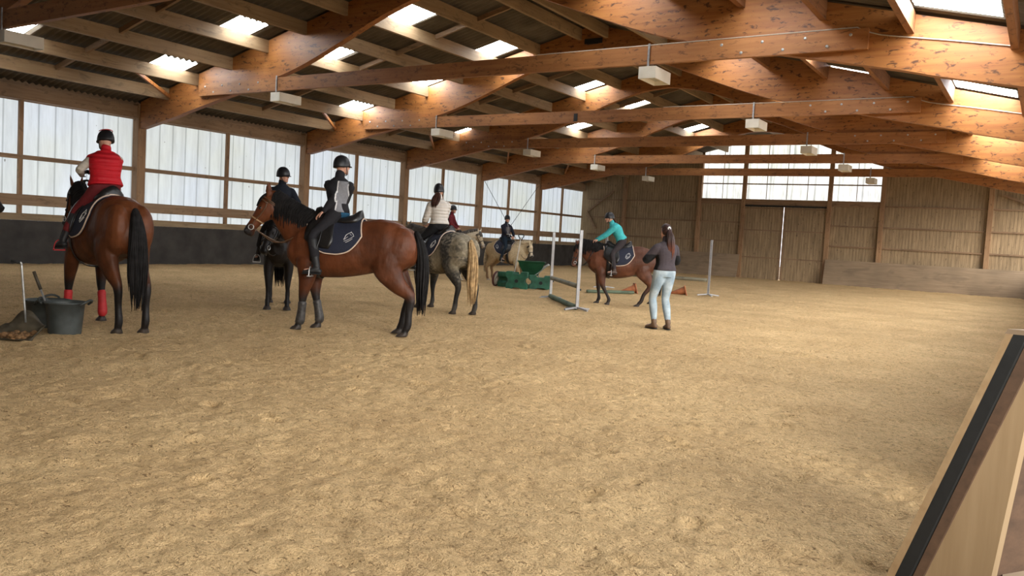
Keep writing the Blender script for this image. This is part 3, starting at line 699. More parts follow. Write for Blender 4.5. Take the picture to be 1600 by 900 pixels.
    def tailb(s, m, tl):
        if not m: return
        bm = bmesh.new(); k = s.sc; z0 = 1.36*k*s.sz; x0 = -.80*k
        def tp(u, a, r):   # u down the tail
            L_ = 1.12*tl*k*s.sz
            cx = x0-.095*k*math.sin(min(1, u*2.2)*PI/2)-.015*k*u; cz = z0+.03*k-(u**1.15)*L_
            w_ = (.035+.075*math.sin(min(1, u*1.25)*PI*.62)*(1 if u < .7 else 1-(u-.7)*1.3))*k*r
            return Vector((cx+math.cos(a)*w_*.7, math.sin(a)*w_, cz))
        for i in range(150):
            a = random.uniform(0, 2*PI); r = math.sqrt(random.random()); e = random.uniform(.72, 1.0); tw = random.uniform(-.5, .5)
            st = random.uniform(0, .15)
            pts = [tp(st+(e-st)*v, a+tw*v, r) for v in (0, .15, .35, .6, .8, 1)]
            r0 = random.uniform(.008, .015)*k; tube(bm, pts, [r0, r0*1.3, r0*1.3, r0, r0*.7, r0*.2], 5, 2)
        chain(bm, [tp(u, 0, 0) for u in (0, .1, .3, .55, .75)], [.035*k, .042*k, .055*k, .05*k, .02*k], n=10)
        s.tail = mesh_obj('tail', bm, m, s.root, smooth=True)
    def boots(s, names, m, z0=.13, z1=.36, lab=None):
        for nm in names:
            L = s.legs[nm]; i = 3 if nm[0] == 'f' else 4
            kn, cn, ft, pa = [s.P(L[j]) for j in (i-1, i, i+1, i+2)]
            a = kn.lerp(cn, .55); b = ft
            bm = bmesh.new(); r = .048*s.sc*s.thick
            chain(bm, [a, cn, b, ft.lerp(pa, .45)], [(r*.92, r*1.05), (r*.9, r*1.0), (r*1.05, r*1.15), (r*1.0, r*1.1)], n=14, sub=3)
            o = mesh_obj('leg_wrap', bm, m, s.root, smooth=True)
            if lab: o['label'] = lab
    # ---- tack
    def tack(s, who, padlabel=None, logo=True, bridle='leather', bridle_label='', rein_to=None, seat_x=0.13):
        s.sx = seat_x
        mw = s.root.matrix_world.copy(); k = s.sc
        sp = s.surf(0.06+seat_x, 0, 0)
        # saddle cloth
        o0 = mw @ Matrix.Translation(sp)
        inv = Matrix.Translation(-sp)
        pad = empty('saddle_cloth', o0, padlabel or f'navy saddle cloth with beige edging on {who}', 'saddle cloth')
        u0, u1 = -.32+seat_x, .40+seat_x; n = 26; m_ = 44
        def padpt(u, v, off):  # u,v in -1..1
            x = (u0+u1)/2+(u1-u0)/2*u; ph = 1.62*(1-.30*abs(u)**3.5)*v
            xx = x-(.05*abs(v)**2) 
            return s.surf(xx, ph, off*(1 if abs(v) > .1 else 1.3))
        bm = bmesh.new()
        for off in (0.004, 0.028): pass
        ga = [[bm.verts.new(padpt(-1+2*i/n, -1+2*j/m_, .030)) for j in range(m_+1)] for i in range(n+1)]
        gb = [[bm.verts.new(padpt(-1+2*i/n, -1+2*j/m_, .004)) for j in range(m_+1)] for i in range(n+1)]
        for i in range(n):
            for j in range(m_):
                bm.faces.new((ga[i][j], ga[i][j+1], ga[i+1][j+1], ga[i+1][j])); bm.faces.new((gb[i][j], gb[i+1][j], gb[i+1][j+1], gb[i][j+1]))
        per = [(i, 0) for i in range(n+1)]+[(n, j) for j in range(1, m_+1)]+[(i, m_) for i in range(n-1, -1, -1)]+[(0, j) for j in range(m_-1, 0, -1)]
        for (a, b), (c, d) in zip(per, per[1:]+per[:1]): bm.faces.new((ga[a][b], ga[c][d], gb[c][d], gb[a][b]))
        bm.transform(inv); mesh_obj('cloth', bm, M['pad'], pad, smooth=True)
        bm = bmesh.new(); pts = [padpt(-1+2*a/n, -1+2*b/m_, .026) for a, b in per]; pts.append(pts[0])
        tube(bm, pts, .010, 6, 1); bm.transform(inv); mesh_obj('piping', bm, M['piping'], pad, smooth=True)
        if logo:
            for sg in (-1, 1):
                bm = bmesh.new()
                def lp(a, b): # logo plane: a backwards(+), b up
                    return padpt(-.62+a*.62, sg*(.72-b*.62), .034)
                hx = [(-.28, -.02), (-.22, .03), (-.17, .10), (-.10, .13), (.00, .15), (.10, .145), (.13, .17), (.15, .13), (.19, .08), (.23, .02), (.24, -.03)]
                tube(bm, [lp(-a, b) for a, b in hx], .0030, 5, 2)
                tube(bm, [lp(-a, b) for a, b in [(-.26, -.02), (-.18, -.01), (-.12, .02), (-.04, .03)]], .0022, 5, 2)
                tube(bm, [lp(-a, b) for a, b in [(.06, .08), (.12, .06), (.14, .01)]], .0022, 5, 2)
                for (y_, w_) in ((-.075, .27), (-.135, .18)):
                    q = -w_
                    while q < w_:
                        d = random.uniform(.025, .045); tube(bm, [lp(-q, y_), lp(-(q+d), y_)], .0034, 5, 1); q += d+.012
                bm.transform(inv); mesh_obj('printed_emblem', bm, M['white'], pad)
        # saddle
        sd_ = empty('saddle', o0, f'black leather saddle on {who}', 'saddle')
        sx = seat_x
        bm = bmesh.new(); rings = []
        for x, hw, hz_ in ((.34, .03, .03), (.31, .075, .105), (.25, .085, .12), (.16, .09, .085), (.04, .12, .062), (-.08, .15, .065), (-.18, .165, .085), (-.25, .15, .125), (-.29, .11, .13), (-.31, .05, .07)):
            c = s.surf(x+sx, 0, 0.0); r = []
            for q_ in range(16):
                a = 2*PI*q_/16; r.append(c+Vector((0, hw*k*math.sin(a), (.02+hz_*k*(math.cos(a) if math.cos(a) > 0 else math.cos(a)*.6)-.01*abs(math.sin(a))))))
            rings.append(r)
        skin_rings(bm, rings); bm.transform(inv)
        so = mesh_obj('seat', bm, M['leather'], sd_, smooth=True)
        for sg in (-1, 1):
            bm = bmesh.new(); A = []; B = []
            for i in range(13):
                for_row = []; rb = []
                v = i/12; ph = .35+v*1.12
                xa = .10-.02*v-.02; xb = .33+.12*math.sin(v*PI*.62)-.05*v
                xa = .06-.05*v+.06*max(0, v-.8)/.2; 
                if v > .85: xb -= (v-.85)*.6
                for j in range(9):
                    x = xa+(xb-xa)*j/8+sx-.03; for_row.append(bm.verts.new(s.surf(x, sg*ph, .048))); rb.append(bm.verts.new(s.surf(x, sg*ph, .034)))
                A.append(for_row); B.append(rb)
            for i in range(12):
                for j in range(8):
                    bm.faces.new((A[i][j], A[i][j+1], A[i+1][j+1], A[i+1][j])); bm.faces.new((B[i][j], B[i+1][j], B[i+1][j+1], B[i][j+1]))
            pr = [(i, 0) for i in range(13)]+[(12, j) for j in range(1, 9)]+[(i, 8) for i in range(11, -1, -1)]+[(0, j) for j in range(7, 0, -1)]
            for (a, b), (c, d) in zip(pr, pr[1:]+pr[:1]): bm.faces.new((A[a][b], A[c][d], B[c][d], B[a][b]))
            bm.transform(inv); mesh_obj('flap', bm, M['leather'], sd_, smooth=True)
        bm = bmesh.new(); ra = []
        for (x, off) in ((.20, .012), (.30, .012), (.30, .022), (.20, .022)):
            ra.append([s.surf(x+sx, 1.3+(2*PI-2.6)*i/20, off) for i in range(21)])
        skin_rings(bm, [[ra[q_][i] for q_ in range(4)] for i in range(21)]); bm.transform(inv); mesh_obj('girth', bm, M['leather'], sd_, smooth=True)
        s.saddle = sd_; s.sad_inv = inv; s.seat = s.surf(-.06+sx, 0, 0)+Vector((0, 0, .050*k))
        # bridle
        a, Lh, T, S, F = s.head_frame(); pl = a+Vector((0, 0, 0)); inv2 = Matrix.Translation(-pl)
        br = empty('bridle', mw @ Matrix.Translation(pl), bridle_label or f'leather bridle with reins on {who}', 'bridle')
        bm = bmesh.new(); mt = M[bridle]; rw = .0085*k+.002
        tube(bm, [s.hsurf(.60, 2*PI*i/20, .006) for i in range(21)], rw, 6, 1)
        bm.transform(inv2); mesh_obj('noseband', bm, M['tan_leather'] if bridle == 'brown_leather' else mt, br, smooth=True)
        bm = bmesh.new()
        tube(bm, [s.hsurf(.10, 2*PI*i/20, .010) for i in range(21)], rw, 6, 1)
        tube(bm, [s.hsurf(.17, -1.4+2.8*i/10, .008) for i in range(11)], rw, 6, 1)
        for sg in (-1, 1):
            tube(bm, [s.hsurf(t, sg*ph, .007) for t, ph in ((.10, 1.2), (.25, 1.38), (.45, 1.45), (.60, 1.45), (.78, 1.55))], rw*.9, 6, 2)
        tube(bm, [s.hsurf(.13, 1.2+(2*PI-2.4)*i/10, .012) for i in range(11)], rw*.8, 6, 1)
        bm.transform(inv2); mesh_obj('headpiece', bm, mt, br, smooth=True)
        bits = []
        for sg in (-1, 1):
            c = s.hsurf(.80, sg*1.6, .012); bits.append(c); bm = bmesh.new()
            pts = [c+T*(math.cos(b_)*.034*k)+F*(math.sin(b_)*.034*k) for b_ in (2*PI*i/12 for i in range(13))]
            tube(bm, pts, .006, 6, 1); bm.transform(inv2); mesh_obj('bit_ring', bm, M['steel'], br, smooth=True)
        rt = rein_to or [Vector((.42*k, .0, 1.62*k*s.sz))]*2
        for sg, c in zip((-1, 1), bits):
            tgt = Vector(rt[0 if sg < 0 else 1]); bm = bmesh.new()
            m1 = c.lerp(tgt, .35)+Vector((-.03, sg*.10, -.22*k)); m2 = c.lerp(tgt, .7)+Vector((0, sg*.11, -.16*k))
            if s.rein_sag: m1 += Vector((0, 0, -s.rein_sag)); m2 += Vector((0, 0, -s.rein_sag*.8))
            tube(bm, [c, m1, m2, tgt], rw*.75, 6, 6); bm.transform(inv2); mesh_obj('rein', bm, mt, br, smooth=True)
        return pad
    rein_sag = 0.0
    def stirrup(s, foot, sg, col='steel', toe=None):
        """leather from the saddle bar down to an iron under the rider's foot"""
        bm = bmesh.new(); k = s.sc
        top = s.surf(.17+s.sx, sg*.6, .05); iron = Vector(foot)
        mid_ = s.surf(.16+s.sx, sg*1.25, .075)
        tube(bm, [top, mid_, iron+Vector((0, 0, .11))], .009, 6, 3); bm.transform(s.sad_inv); a = mesh_obj('stirrup_leather', bm, M['leather'], s.saddle, smooth=True)
        bm = bmesh.new()
        arch = [iron+Vector((0, math.sin(t)*.062, .115*math.cos(t)-.0 if math.cos(t) > 0 else 0.0)) for t in (PI*(-.5+i/12) for i in range(13))]
        tube(bm, [iron+Vector((0, -.062, -.012))]+arch+[iron+Vector((0, .062, -.012))], .0065, 6, 1)
        obox(bm, iron+Vector((0, -.066, -.014)), iron+Vector((0, .066, -.014)), .05, .014)
        bm.transform(s.sad_inv); b = mesh_obj('stirrup_iron', bm, M[col], s.saddle, smooth=False)
        if col == 'red': b['label'] = 'red framed safety stirrup'

def col_mix(a, b, f): f = f[:, None]; return np.asarray(a)*(1-f)+np.asarray(b)*f
def bay_coat(base, dark=(.012, .010, .010), knee=.50, soft=.20, belly_light=0.0, socks=None, muzz=.17):
    def fn(u, mz, hoofs, co, hoofc, h):
        z = u[:, 2]; n_ = nz(co, 4.0); n2 = nz(co, 1.6, 5)
        c = col_mix(np.array(base)*.70, np.array(base)*1.12, sstep(-.5, .5, n2+.9*(z-1.15)))
        leg = sstep(knee+soft, knee-.05, z+.10*n_); c = col_mix(c, dark, leg)
        if belly_light: c = col_mix(c, np.array(base)*1.5+.03, belly_light*sstep(.93, .80, z)*sstep(-.62, -.45, u[:, 0])*sstep(.0, -.2, u[:, 0])*sstep(.65, .75, z))
        c = col_mix(c, dark, sstep(muzz, muzz*.55, mz)*(z > .6))
        if socks:
            for k_, (zz, cc) in socks.items():
                hp = np.array(h.P(h.legs[k_][-1])); near = (np.hypot(co[:, 0]-hp[0], co[:, 1]-hp[1]) < .16)
                c = col_mix(c, cc, near*sstep(zz, zz-.03, z))
        return col_mix(c, hoofc, sstep(.062, .052, z))
    return fn
def grey_coat(u, mz, hoofs, co, hoofc, h):
    z = u[:, 2]; n1 = nz(co, 24.0); n2 = nz(co, 2.2, 3); n3 = nz(co, 6, 9)
    light = np.array((.30, .26, .20)); dk = np.array((.055, .052, .046))
    f = sstep(-.15, .38, n1*1.1+.10+.45*n2)
    c = col_mix(dk, light, f*.85)
    c = col_mix(c, (.045, .043, .040), sstep(.15, .6, n2+.75*(np.abs(u[:, 0]+.42) < .3)*(z < 1.3))*.75)
    c = col_mix(c, (.36, .30, .20), sstep(-.1, .45, nz(co, 3, 7)+.55*(u[:, 0] < -.55)*(z > 1.1))*.55)
    c = col_mix(c, (.022, .021, .020), sstep(.90, .45, z+.12*n3))
    c = col_mix(c, (.10, .09, .08), sstep(.24, .12, z)*.6)
    return col_mix(c, hoofc, sstep(.062, .05, z))
def dun_coat(u, mz, hoofs, co, hoofc, h):
    z = u[:, 2]; n2 = nz(co, 3, 3)
    c = col_mix((.40, .28, .15), (.58, .46, .29), sstep(-.5, .5, n2+.9*(u[:, 0]-.2)))
    c = col_mix(c, (.62, .52, .38), sstep(.40, .18, mz))
    c = col_mix(c, (.045, .038, .035), sstep(.11, .07, mz)*(z > .5))
    c = col_mix(c, (.22, .12, .06), sstep(.72, .40, z+.1*n2)*.8)
    return col_mix(c, (.45, .38, .28), sstep(.062, .05, z))
def cream_coat(u, mz, hoofs, co, hoofc, h):
    z = u[:, 2]; n2 = nz(co, 2.2, 3)
    c = col_mix((.50, .40, .27), (.66, .58, .45), sstep(-.4, .4, n2))
    c = col_mix(c, (.30, .25, .2), sstep(.12, .07, mz)*(z > .5))
    c = col_mix(c, (.035, .028, .025), sstep(.70, .5, z)*sstep(.16, .22, z))
    return col_mix(c, (.5, .42, .3), sstep(.062, .05, z))

# ================================================================= PEOPLE
def ik(a, b, l1, l2, hint):
    a = Vector(a); b = Vector(b); d = b-a; L = d.length
    if L > (l1+l2)*.995: b = a+d*((l1+l2)*.995/L); d = b-a; L = d.length
    t = d/L; x = (l1*l1-l2*l2+L*L)/(2*L); h = math.sqrt(max(0, l1*l1-x*x))
    hn = Vector(hint); hn = hn-t*hn.dot(t); hn.normalize()
    return a+t*x+hn*h, b
def V3n(p): return Vector(p).normalized()
def make_person(mw, label, H, P, lean, chest, face, arms, legs, look, parts=(), standing=False, pel=None, head_tilt=None):
    """P pelvis, lean = torso direction, chest/face = facing directions, arms/legs = per side dict(w,hint,dir,palm,curl) / dict(a,hint,toe).
       look = colours: skin, top, sleeves, legs, boots, hair..."""
    k = H/1.70; root = empty('person', mw, label, 'person')
    P = Vector(P); D = Vector(lean).normalized(); C = Vector(chest).normalized(); Fc = Vector(face).normalized()
    pelf = Vector(pel or chest).normalized(); up = Vector((0, 0, 1))
    latp = up.cross(pelf).normalized()            # left
    latc = D.cross(C).normalized(); fwc = latc.cross(D)
    # spine
    bend = fwc*look.get('hunch', .0)
    sp = [P-up*.06*k, P+up*.03*k+D*.02*k, P+D*.17*k-bend*.6, P+D*.33*k-bend, P+D*.42*k-bend*.6, P+D*.475*k-bend*.3, P+D*.515*k]
    neck0 = sp[-1]; hd = (D*.55+up*.6+fwc*.15).normalized()
    if head_tilt: hd = Vector(head_tilt).normalized()
    hb = neck0+hd*.07*k; hc = hb+hd*.098*k+Fc*.018*k
    wid = look.get('wide', 1.0)
    R_ = [(.125, .10), (.165*wid, .120*wid), (.132*wid, .095*wid), (.152*wid, .112*wid), (.150, .098), (.108, .078), (.062, .060)]
    sh = {}; el = {}; wr = {}; hp = {}; kn = {}; an = {}
    for sg, s_ in ((1, 'l'), (-1, 'r')):
        sh[s_] = neck0-D*.100*k+latc*(.158*k*sg)
        A = arms[s_]; el[s_], wr[s_] = ik(sh[s_], A['w'], .275*k, .255*k, A['hint'])
        hp[s_] = P+latp*(.09*k*sg)
        Lg = legs[s_]; kn[s_], an[s_] = ik(hp[s_], Lg['a'], .43*k, .42*k, Lg['hint'])
    def torso(bm, grow=0.0, i0=0, i1=7, hem=0.0):
        n = 20; data = catmull([list(p)+list(r) for p, r in zip(sp, R_)], 4)[i0*4:(i1-1)*4+1]; rings = []
        m_ = len(data)
        for q_, d in enumerate(data):
            u = q_/(m_-1); lat = latp.lerp(latc, min(1, u*1.6)).normalized(); fw = lat.cross(up if u < .2 else D).normalized()*-1 if False else (D.cross(lat)*-1)
            fw = lat.cross(D)
            c = Vector(d[:3]); ru = d[3]*k+grow; rv = d[4]*k+grow
            rings.append([c+lat*math.copysign(abs(math.cos(a))**.85, math.cos(a))*ru+fw*math.copysign(abs(math.sin(a))**.9, math.sin(a))*rv for a in (2*PI*j/n for j in range(n))])
        skin_rings(bm, rings)
    def arm(bm, s_, grow=0.0, end=1.0, fold=0):
        e, w_ = el[s_], wr[s_]; wv = e.lerp(w_, end)
        chain(bm, [sh[s_]+(neck0-sh[s_])*.30-D*.02*k, sh[s_], sh[s_].lerp(e, .18), sh[s_].lerp(e, .55), e, e.lerp(wv, .4), wv], [(.044*k+grow, .044*k+grow), (.050*k+grow,)*2, (.053*k+grow,)*2, (.047*k+grow,)*2, (.041*k+grow,)*2, (.039*k+grow,)*2, ((.021+.010*end)*k*.85+grow*.8,)*2], side=D, n=12, sub=3)
    def leg(bm, s_, grow=0.0, end=1.0):
        h_, q_, a_ = hp[s_], kn[s_], an[s_]; e_ = q_.lerp(a_, end)
        pts = [h_+up*.03*k, h_.lerp(q_, .25), h_.lerp(q_, .6), q_]; rd = [.098*k+grow, .090*k+grow, .073*k+grow, .056*k+grow]
        if end > 0: pts += [q_.lerp(a_, min(end, .33)), q_.lerp(a_, min(end, .7)), e_] if end > .75 else [e_]; rd += [.058*k+grow, .046*k+grow, .036*k+grow] if end > .75 else [.057*k+grow]
        chain(bm, pts, rd, side=latp, n=14, sub=3)
    hand_done = []
    def hand(bm, s_):
        A = arms[s_]; w_ = wr[s_]; d = Vector(A.get('dir') or (w_-el[s_])).normalized()
        pn = Vector(A.get('palm', (0, 0, -1))); pn = (pn-d*pn.dot(d)).normalized(); lt = d.cross(pn)
        if s_ == 'r': lt = -lt       # thumb side
        if A.get('flip'): lt = -lt
        curl = A.get('curl', .5); q_ = k*1.0
        chain(bm, [w_-d*.02*q_, w_+d*.03*q_, w_+d*.085*q_], [(.027*q_, .019*q_), (.037*q_, .016*q_), (.040*q_, .014*q_)], side=lt, n=10, sub=2)
        for i, L_ in enumerate((.070, .078, .072, .058)):
            p = w_+d*.088*q_+lt*(.029-.0195*i)*q_; dd = d.copy(); pts = [p-d*.015*q_, p]; sprd = lt*(.10-.07*i)
            for j in range(3):
                ang = curl*(.55+.35*j); dd = (dd*math.cos(ang)+pn*math.sin(ang)).normalized(); nd = dd.cross(lt)
                p = p+(dd+sprd*(1-curl))*L_*(.42, .33, .25)[j]*q_*1.05; pts.append(p.copy())
                pn_ = pn; pn = (pn*math.cos(ang)-(dd*0)).normalized() if False else (lt.cross(dd) if (lt.cross(dd)).dot(pn) > 0 else dd.cross(lt)).normalized()
            chain(bm, pts, [.0090*q_, .0092*q_, .0085*q_, .0078*q_, .0066*q_], n=8, sub=2)
            pn = Vector(A.get('palm', (0, 0, -1))); pn = (pn-d*pn.dot(d)).normalized()
        tb = w_+d*.028*q_+lt*.028*q_; td = (d*.62+lt*.62+pn*.35).normalized(); td2 = (d*.85+lt*.15+pn*.45).normalized()
        chain(bm, [tb-td*.012, tb+td*.035*q_, tb+td*.035*q_+td2*.036*q_], [.013*q_, .0105*q_, .0085*q_], n=8, sub=2)
    # head
    HU = (hd-Fc*hd.dot(Fc)).normalized(); HS = HU.cross(Fc).normalized()  # left
    def hp_(f, l, u): return hc+Fc*f*k+HS*l*k+HU*u*k
    def head(bm):
        rings = []
        for u, f0, f1, w_ in ((-.112, .055, .078, .022), (-.098, .01, .088, .042), (-.07, -.045, .088, .057), (-.04, -.075, .086, .066), (-.005, -.092, .088, .072), (.03, -.098, .086, .075), (.065, -.093, .076, .073), (.095, -.072, .052, .060), (.112, -.04, .02, .035), (.117, -.02, .0, .012)):
            c = (f0+f1)/2; h_ = (f1-f0)/2; rings.append([hp_(c+h_*math.cos(a), w_*math.sin(a), u) for a in (2*PI*j/18 for j in range(18))])
        skin_rings(bm, rings)
        chain(bm, [neck0-D*.04*k, neck0+hd*.03*k, hp_(-.02, 0, -.06)], [(.062*k, .062*k), (.052*k, .054*k), (.052*k, .056*k)], n=14, sub=3)
        chain(bm, [hp_(.082, 0, .018), hp_(.10, 0, -.012), hp_(.108, 0, -.030)], [.009*k, .011*k, .013*k], n=8, sub=2)     # nose
        ellipsoid(bm, hp_(.095, 0, -.036), Fc*.012*k, HS*.018*k, HU*.009*k, 8, 6)
        ellipsoid(bm, hp_(.086, 0, -.060), Fc*.012*k, HS*.024*k, HU*.006*k, 8, 6); ellipsoid(bm, hp_(.084, 0, -.071), Fc*.012*k, HS*.020*k, HU*.007*k, 8, 6)
        ellipsoid(bm, hp_(.078, 0, -.100), Fc*.016*k, HS*.022*k, HU*.014*k, 8, 6)
        for sg in (-1, 1):
            ellipsoid(bm, hp_(.080, .033*sg, .028), Fc*.012*k, HS*.022*k, HU*.007*k, 8, 6)
            ellipsoid(bm, hp_(-.005, .074*sg, -.012), Fc*.018*k, HS*.007*k, HU*.030*k, 8, 6)   # ears
            ellipsoid(bm, hp_(.055, .038*sg, -.035), Fc*.025*k, HS*.022*k, HU*.022*k, 8, 6)   # cheeks
    bm = bmesh.new(); torso(bm, -.004)
    for s_ in 'lr': arm(bm, s_, -.002); hand(bm, s_); leg(bm, s_, -.004)
    for s_ in 'lr':
        tv = Vector(legs[s_].get('toe', (1, 0, 0))).normalized(); a_ = an[s_]
        chain(bm, [a_-tv*.03*k-up*.04*k, a_+tv*.06*k-up*.05*k, a_+tv*.15*k-up*.06*k], [.03*k, .034*k, .026*k], side=latp, n=10)
    head(bm)
    sk = look.get('skin', (.56, .30, .21)); lip = (.42, .14, .12)
    def skc(co):
        c = np.tile(np.array(sk), (len(co), 1)); m0 = np.array(hp_(.092, 0, -.065)); d = np.linalg.norm((co-m0)*np.array([1, 1, 1.6]), axis=1)
        return col_mix(c, lip, sstep(.028*k, .018*k, d)*.8)
    if look.get('glove'):
        g0 = skc; gl = look['glove']
        def skc(co):
            c = g0(co); f = np.zeros(len(co))
            for s_ in 'lr':
                f = np.maximum(f, (np.linalg.norm(co-np.array(wr[s_]+(wr[s_]-el[s_]).normalized()*.09), axis=1) < .135).astype(float))
            return col_mix(c, gl, f)
    fuse('body', bm, M['skin'], root, .0075*k, skc, 2, .4)
    for sg in (-1, 1):
        bm = bmesh.new(); ellipsoid(bm, hp_(.081, .033*sg, .008), Fc*.010*k, HS*.013*k, HU*.008*k, 8, 6); mesh_obj('eye', bm, M['eye'], root, smooth=True)
    # clothes
    def legwear():
        bm = bmesh.new(); torso(bm, .010, 0, look.get('waist', 3))
        for s_ in 'lr': leg(bm, s_, look.get('legfit', .008), look.get('legend', .62))
        c = look['legs']; o = fuse(look.get('legname', 'breeches'), bm, M[look.get('legmat', 'cloth')], root, .011*k, (lambda co: look['legcol'](co)) if 'legcol' in look else (lambda co: np.array(c)), 3, .5)
    legwear()
    ts, tc = look.get('topmat', 'cloth'), look['top']
    def top():
        bm = bmesh.new(); g_ = look.get('topfit', .020)
        torso(bm, g_, 1, 7)
        chain(bm, [neck0-D*.05*k, neck0+D*.015*k, neck0+hd*.066*k], [(.085*k, .08*k), (.068*k, .068*k), (.064*k, .067*k)], side=latc, n=16, sub=3) if look.get('collar', True) else None
        if not look.get('vest'):
            for s_ in 'lr': arm(bm, s_, .012+look.get('sleevefit', 0), look.get('sleeveend', .97))
        else:
            for s_ in 'lr': chain(bm, [sh[s_]+(neck0-sh[s_])*.3, sh[s_]+(el[s_]-sh[s_])*.10], [(.066*k, .066*k), (.078*k, .078*k)], side=D, n=14)
        def cfn(co):
            rel = co-np.array(P); h_ = rel@np.array(D); l_ = rel@np.array(latc); f_ = rel@np.array(fwc)
            return tc(h_/k, l_/k, f_/k, co) if callable(tc) else np.array(tc)
        o = fuse(look.get('topname', 'jacket'), bm, M[ts], root, look.get('topvox', .0095)*k, cfn, 3, .5)
    top()
    if look.get('vest'):
        bm = bmesh.new()
        for s_ in 'lr': arm(bm, s_, .010)
        c = look['sleeves']; fuse('sleeves', bm, M['cloth'], root, .011*k, lambda co: np.array(c), 3, .5)['label'] = look.get('sleevelabel', 'beige sleeves')
    if look.get('shirt'):
        bm = bmesh.new(); torso(bm, .016, 0, 2); c = look['shirt']; fuse('shirt_hem', bm, M['cloth'], root, .012*k, lambda co: np.array(c), 2, .5)
    # boots
    for s_ in 'lr':
        tv = Vector(legs[s_].get('toe', (1, 0, 0))).normalized(); a_ = an[s_]; q_ = kn[s_]; fl = latp
        bm = bmesh.new(); hi_ = look.get('boothi', .12)
        pts = [q_.lerp(a_, t) for t in ((hi_, .4, .75, 1.0) if hi_ < .5 else (hi_, (1+hi_)/2, 1.0))]
        rd = [(.066*k, .066*k), (.064*k, .066*k), (.047*k, .05*k), (.044*k, .05*k)] if hi_ < .5 else [(.05*k,)*2, (.046*k,)*2, (.045*k, .05*k)]
        chain(bm, pts, rd, side=fl, n=14, sub=3)
        fu = fl.cross(tv).normalized(); fu = fu if fu.z > 0 else -fu
        chain(bm, [a_-tv*.042*k-up*.055*k, a_+tv*.02*k-up*.045*k, a_+tv*.09*k-up*.062*k, a_+tv*.165*k-up*.075*k], [(.040*k, .036*k), (.043*k, .045*k), (.046*k, .033*k), (.038*k, .024*k)], side=fl, n=14, sub=3)
        c = look['boots']; o = fuse('boot', bm, M['skin'], root, .010*k, lambda co: np.array(c), 2, .5)
        bm = bmesh.new(); chain(bm, [a_-tv*.055*k-up*.092*k, a_+tv*.05*k-up*.096*k, a_+tv*.185*k-up*.100*k], [(.040*k, .009*k), (.040*k, .009*k), (.034*k, .008*k)], side=fl, n=12, sub=2)
        so = mesh_obj('boot_sole', bm, M['black_rubber'], o, smooth=True)
    # helmet
    if look.get('helmet', True):
        bm = bmesh.new(); rings = []; n = 22
        for j in range(9):
            th = PI/2*(1-j/8)*1.0; ct = math.cos(th) if False else math.sin(PI/2*(j/8)); 
            u = .020+.122*math.cos(PI/2*j/8*.97) if j else .150
        prof = [(-.030, 1.0), (-.005, 1.02), (.03, 1.0), (.06, .95), (.09, .85), (.115, .70), (.135, .48), (.146, .24), (.150, .04)]
        for u, r in prof:
            rings.append([hp_(-.006+.122*r*math.cos(a), .097*r*math.sin(a), u+(.030*max(0, math.cos(a)) if u < 0 else 0)) for a in (2*PI*j/n for j in range(n))])
        skin_rings(bm, rings)
        ho = mesh_obj('helmet', bm, M['helmet'], root, smooth=True); ho['label'] = look.get('helmetlabel', 'black riding helmet')
        bm = bmesh.new(); A = []
        for i in range(11):
            a = -1.0+2.0*i/10; r1 = 1+.30*math.cos(a*1.45)
            A.append((hp_(-.006+.118*math.cos(a), .095*math.sin(a), .004), hp_(-.006+.120*r1*math.cos(a), .097*math.sin(a)*1.04, -.006+.003*math.cos(a))))
        v = [[bm.verts.new(p) for p in (a, b, b-HU*.008, a-HU*.012)] for a, b in A]
        for a, b in zip(v[:-1], v[1:]):
            for q_ in range(4): bm.faces.new((a[q_], a[(q_+1) % 4], b[(q_+1) % 4], b[q_]))
        bm.faces.new(v[0]); bm.faces.new(v[-1][::-1]); mesh_obj('visor', bm, M['helmet'], ho, smooth=True)
        bm = bmesh.new()
        for sg in (-1, 1): tube(bm, [hp_(.02, .088*sg, -.01), hp_(.03, .075*sg, -.06), hp_(.055, .045*sg, -.112), hp_(.06, 0, -.125)], .006, 5, 3)
        mesh_obj('chin_strap', bm, M['black_rubber'], ho, smooth=True)
        if look.get('helmet_trim'):
            bm = bmesh.new(); tube(bm, [hp_(-.006+.095*math.cos(a), .075*math.sin(a), .122) for a in (PI*.35+PI*1.3*i/14 for i in range(15))], .006, 5, 1); mesh_obj('helmet_trim', bm, M['red'], ho, smooth=True)
    else:
        bm = bmesh.new(); tie = V3n((-.95, 0, .42))
        e1 = V3n(tie.cross(Vector((0, 1, 0)))); e2 = Vector((0, 1, 0))
        if e1.z < 0: e1 = -e1
        for i in range(320):
            b_ = random.uniform(0, 2*PI); th0 = math.radians(88+34*max(0, math.cos(b_))-14*max(0, -math.cos(b_)))*random.uniform(.5, 1.0)
            rs = random.uniform(1.02, 1.09); pts = []
            for q_ in range(6):
                th = th0*(1-q_/5*.93); d = tie*math.cos(th)+(e1*math.cos(b_)+e2*math.sin(b_))*math.sin(th)
                pts.append(hp_(-.008+d.x*.098*rs, d.y*.078*rs, .018+d.z*.104*rs))
            tube(bm, pts, [.005*k, .008*k, .008*k, .008*k, .008*k, .007*k], 5, 2)
        ellipsoid(bm, hp_(-.020, 0, .022), Fc*.088*k, HS*.079*k, HU*.099*k, 18, 14)
        o = mesh_obj('hair', bm, M[look.get('hairmat', 'hair_brown')], root, smooth=True)
        if look.get('haircol'): paint(o.data, look['haircol'])
